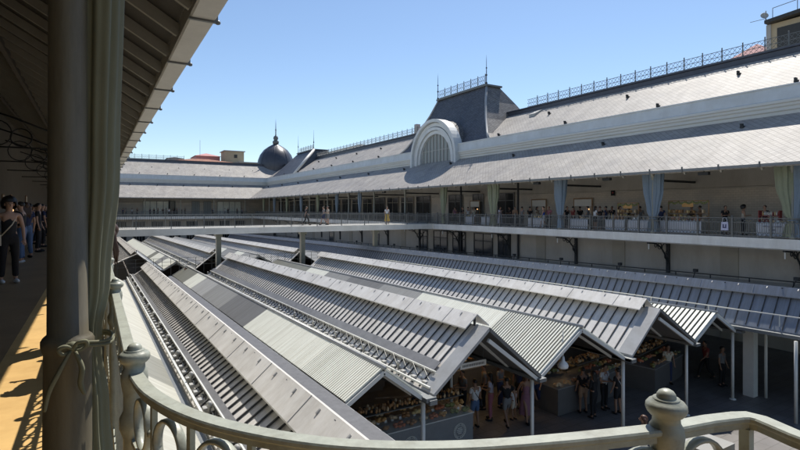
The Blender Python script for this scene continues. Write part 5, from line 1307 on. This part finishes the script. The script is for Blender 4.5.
# beige attic house top right
x0, ya, zt = atX(771, 20, 53); _, yb, _ = atX(795, 20, 53)
hs = house('attic_house', 'beige house with dark shutters and sloping dark roof at the top right corner', 53, 66, ya - 12, ya, zt - .4, 'b_beige', None, wins=[('x', ya - 4.4, 3.9, zt - 4.2, zt - .9), ('x', ya - 7.6, 1.7, zt - 3.6, zt - .9)])
q = MB(); q.hexa([(52.3, ya - 12, zt + .35), (66, ya - 12, zt + .35), (66, ya + .25, zt - .4), (52.3, ya + .25, zt - .4), (52.3, ya - 12, zt + .75), (66, ya - 12, zt + .75), (66, ya + .25, zt - .1), (52.3, ya + .25, zt - .1)]); q.build('roof', 'door', hs)
q = MB(); q.box(52.9, 53.1, ya - .02, ya + .35, G0, zt - .41); q.build('corner_panel', 'b_grey', hs)
q = MB()
for i in range(7): q.tube([(52.6, ya - .3 - i * 1.9, zt - .1 + i * .13), (52.6, ya - .3 - i * 1.9, zt + .9 + i * .13)], .03, 5)
q.tube([(52.6, ya - .3, zt + .9), (52.6, ya - 12, zt + 1.7)], .03, 5); q.build('roof_rail', 'iron_mid', hs)
q = MB(); q.lathe((0, 0, 0), [(.04, 0), (.2, .05), (.32, .13), (.30, .13), (.2, .07), (.03, .03)], 16); d0 = q.build('satellite_dish', 'p_lgrey', hs); d0.location = (52.4, ya + .3, zt + .3); d0.rotation_euler = (0, R(-70), R(40))
q = MB(); q.tube([(52.5, ya + .2, zt - .2), (52.5, ya + .2, zt + .8)], .04, 6); q.tube([(52.5, ya + .2, zt + .1), (52.5, ya + 1.5, zt + .15)], .025, 5); q.build('antenna', 'iron_mid', hs)
x0, yb2, _ = atX(718, 50, 60); _, ya2, _ = atX(775, 50, 60); zr = atX(745, 49, 62)[2]
house('tiled_house', 'house with a low salmon hipped roof peeping over the ridge railing', 60, 70, ya2, yb2, zr - 2.0, 'b_beige', 'b_pink', 2.4)
p = atX(406, 134, 62); house('orange_house', 'small beige house with orange tiled roof left of the slate pavilion', 62, 72, p[1] - 14, p[1], p[2] - .6, 'b_beige', 'rooftile', 2.2)
q = MB(); q.box(63, 64, p[1] - 3, p[1] - 2, p[2] - .5, p[2] + 2.0); c_ = q.build('chimney', 'b_grey'); tag(c_, 'small chimney stack on the orange tiled house', 'chimney')
def fx_(u, Y): return atY(u, 209, Y)[0]
def fz(v, u, Y): return atY(u, v, Y)[2]
Yb = 165
house('white_block', 'long low grey-white rooftop block behind the ridge right of the dome', 62, 70, 125, 150, atX(320, 154, 62)[2], 'b_grey', None)
house('beige_tower', 'beige stair tower with a flat grey top behind the far wing', fx_(225, Yb), fx_(244, Yb), Yb, Yb + 6, fz(151.5, 234, Yb), 'b_beige', 'b_grey', flat=True, wins=[('y', fx_(234, Yb), 1.0, fz(158, 234, Yb), fz(154.5, 234, Yb))])
house('beige_house', 'low beige house with windows between the tower and the dome', fx_(240, Yb - 5), fx_(266, Yb - 5), Yb - 5, Yb + 8, fz(163, 250, Yb - 5), 'b_beige', 'b_grey', flat=True, wins=[('y', fx_(246 + 5 * i, Yb - 5), 1.0, fz(172, 250, Yb - 5), fz(168, 250, Yb - 5)) for i in range(3)])
house('pink_house', 'pink rooftop house with a thin rail behind the far wing', fx_(196, Yb + 6), fx_(220, Yb + 6), Yb + 6, Yb + 16, fz(156, 206, Yb + 6), 'b_pink', 'b_pink', 1.2)
house('red_roof_house', 'wide house with a red tiled roof behind the far wing ridge', fx_(176, Yb - 8), fx_(232, Yb - 8), Yb - 8, Yb + 4, fz(161.2, 200, Yb - 8), 'b_beige', 'rooftile', 1.2)
house('dark_dormer_house', 'dark rooftop with round vents at the left end of the red roofs', fx_(168, Yb - 4), fx_(183, Yb - 4), Yb - 4, Yb + 4, fz(158.5, 176, Yb - 4), 'b_grey', 'door', .6)
q = MB(); xx = fx_(200, Yb); q.tube([(xx, Yb, 8), (xx, Yb, fz(140, 200, Yb))], .05, 5); tag(q.build('radio_mast', 'iron_mid'), 'thin radio mast rising above the pink house', 'mast')

# ------------------------------------------------------------------ lift the whole place so the market floor lies at z = 0
for o in S.objects:
    if o.parent is None and o not in (cam, sun): o.location.z += H
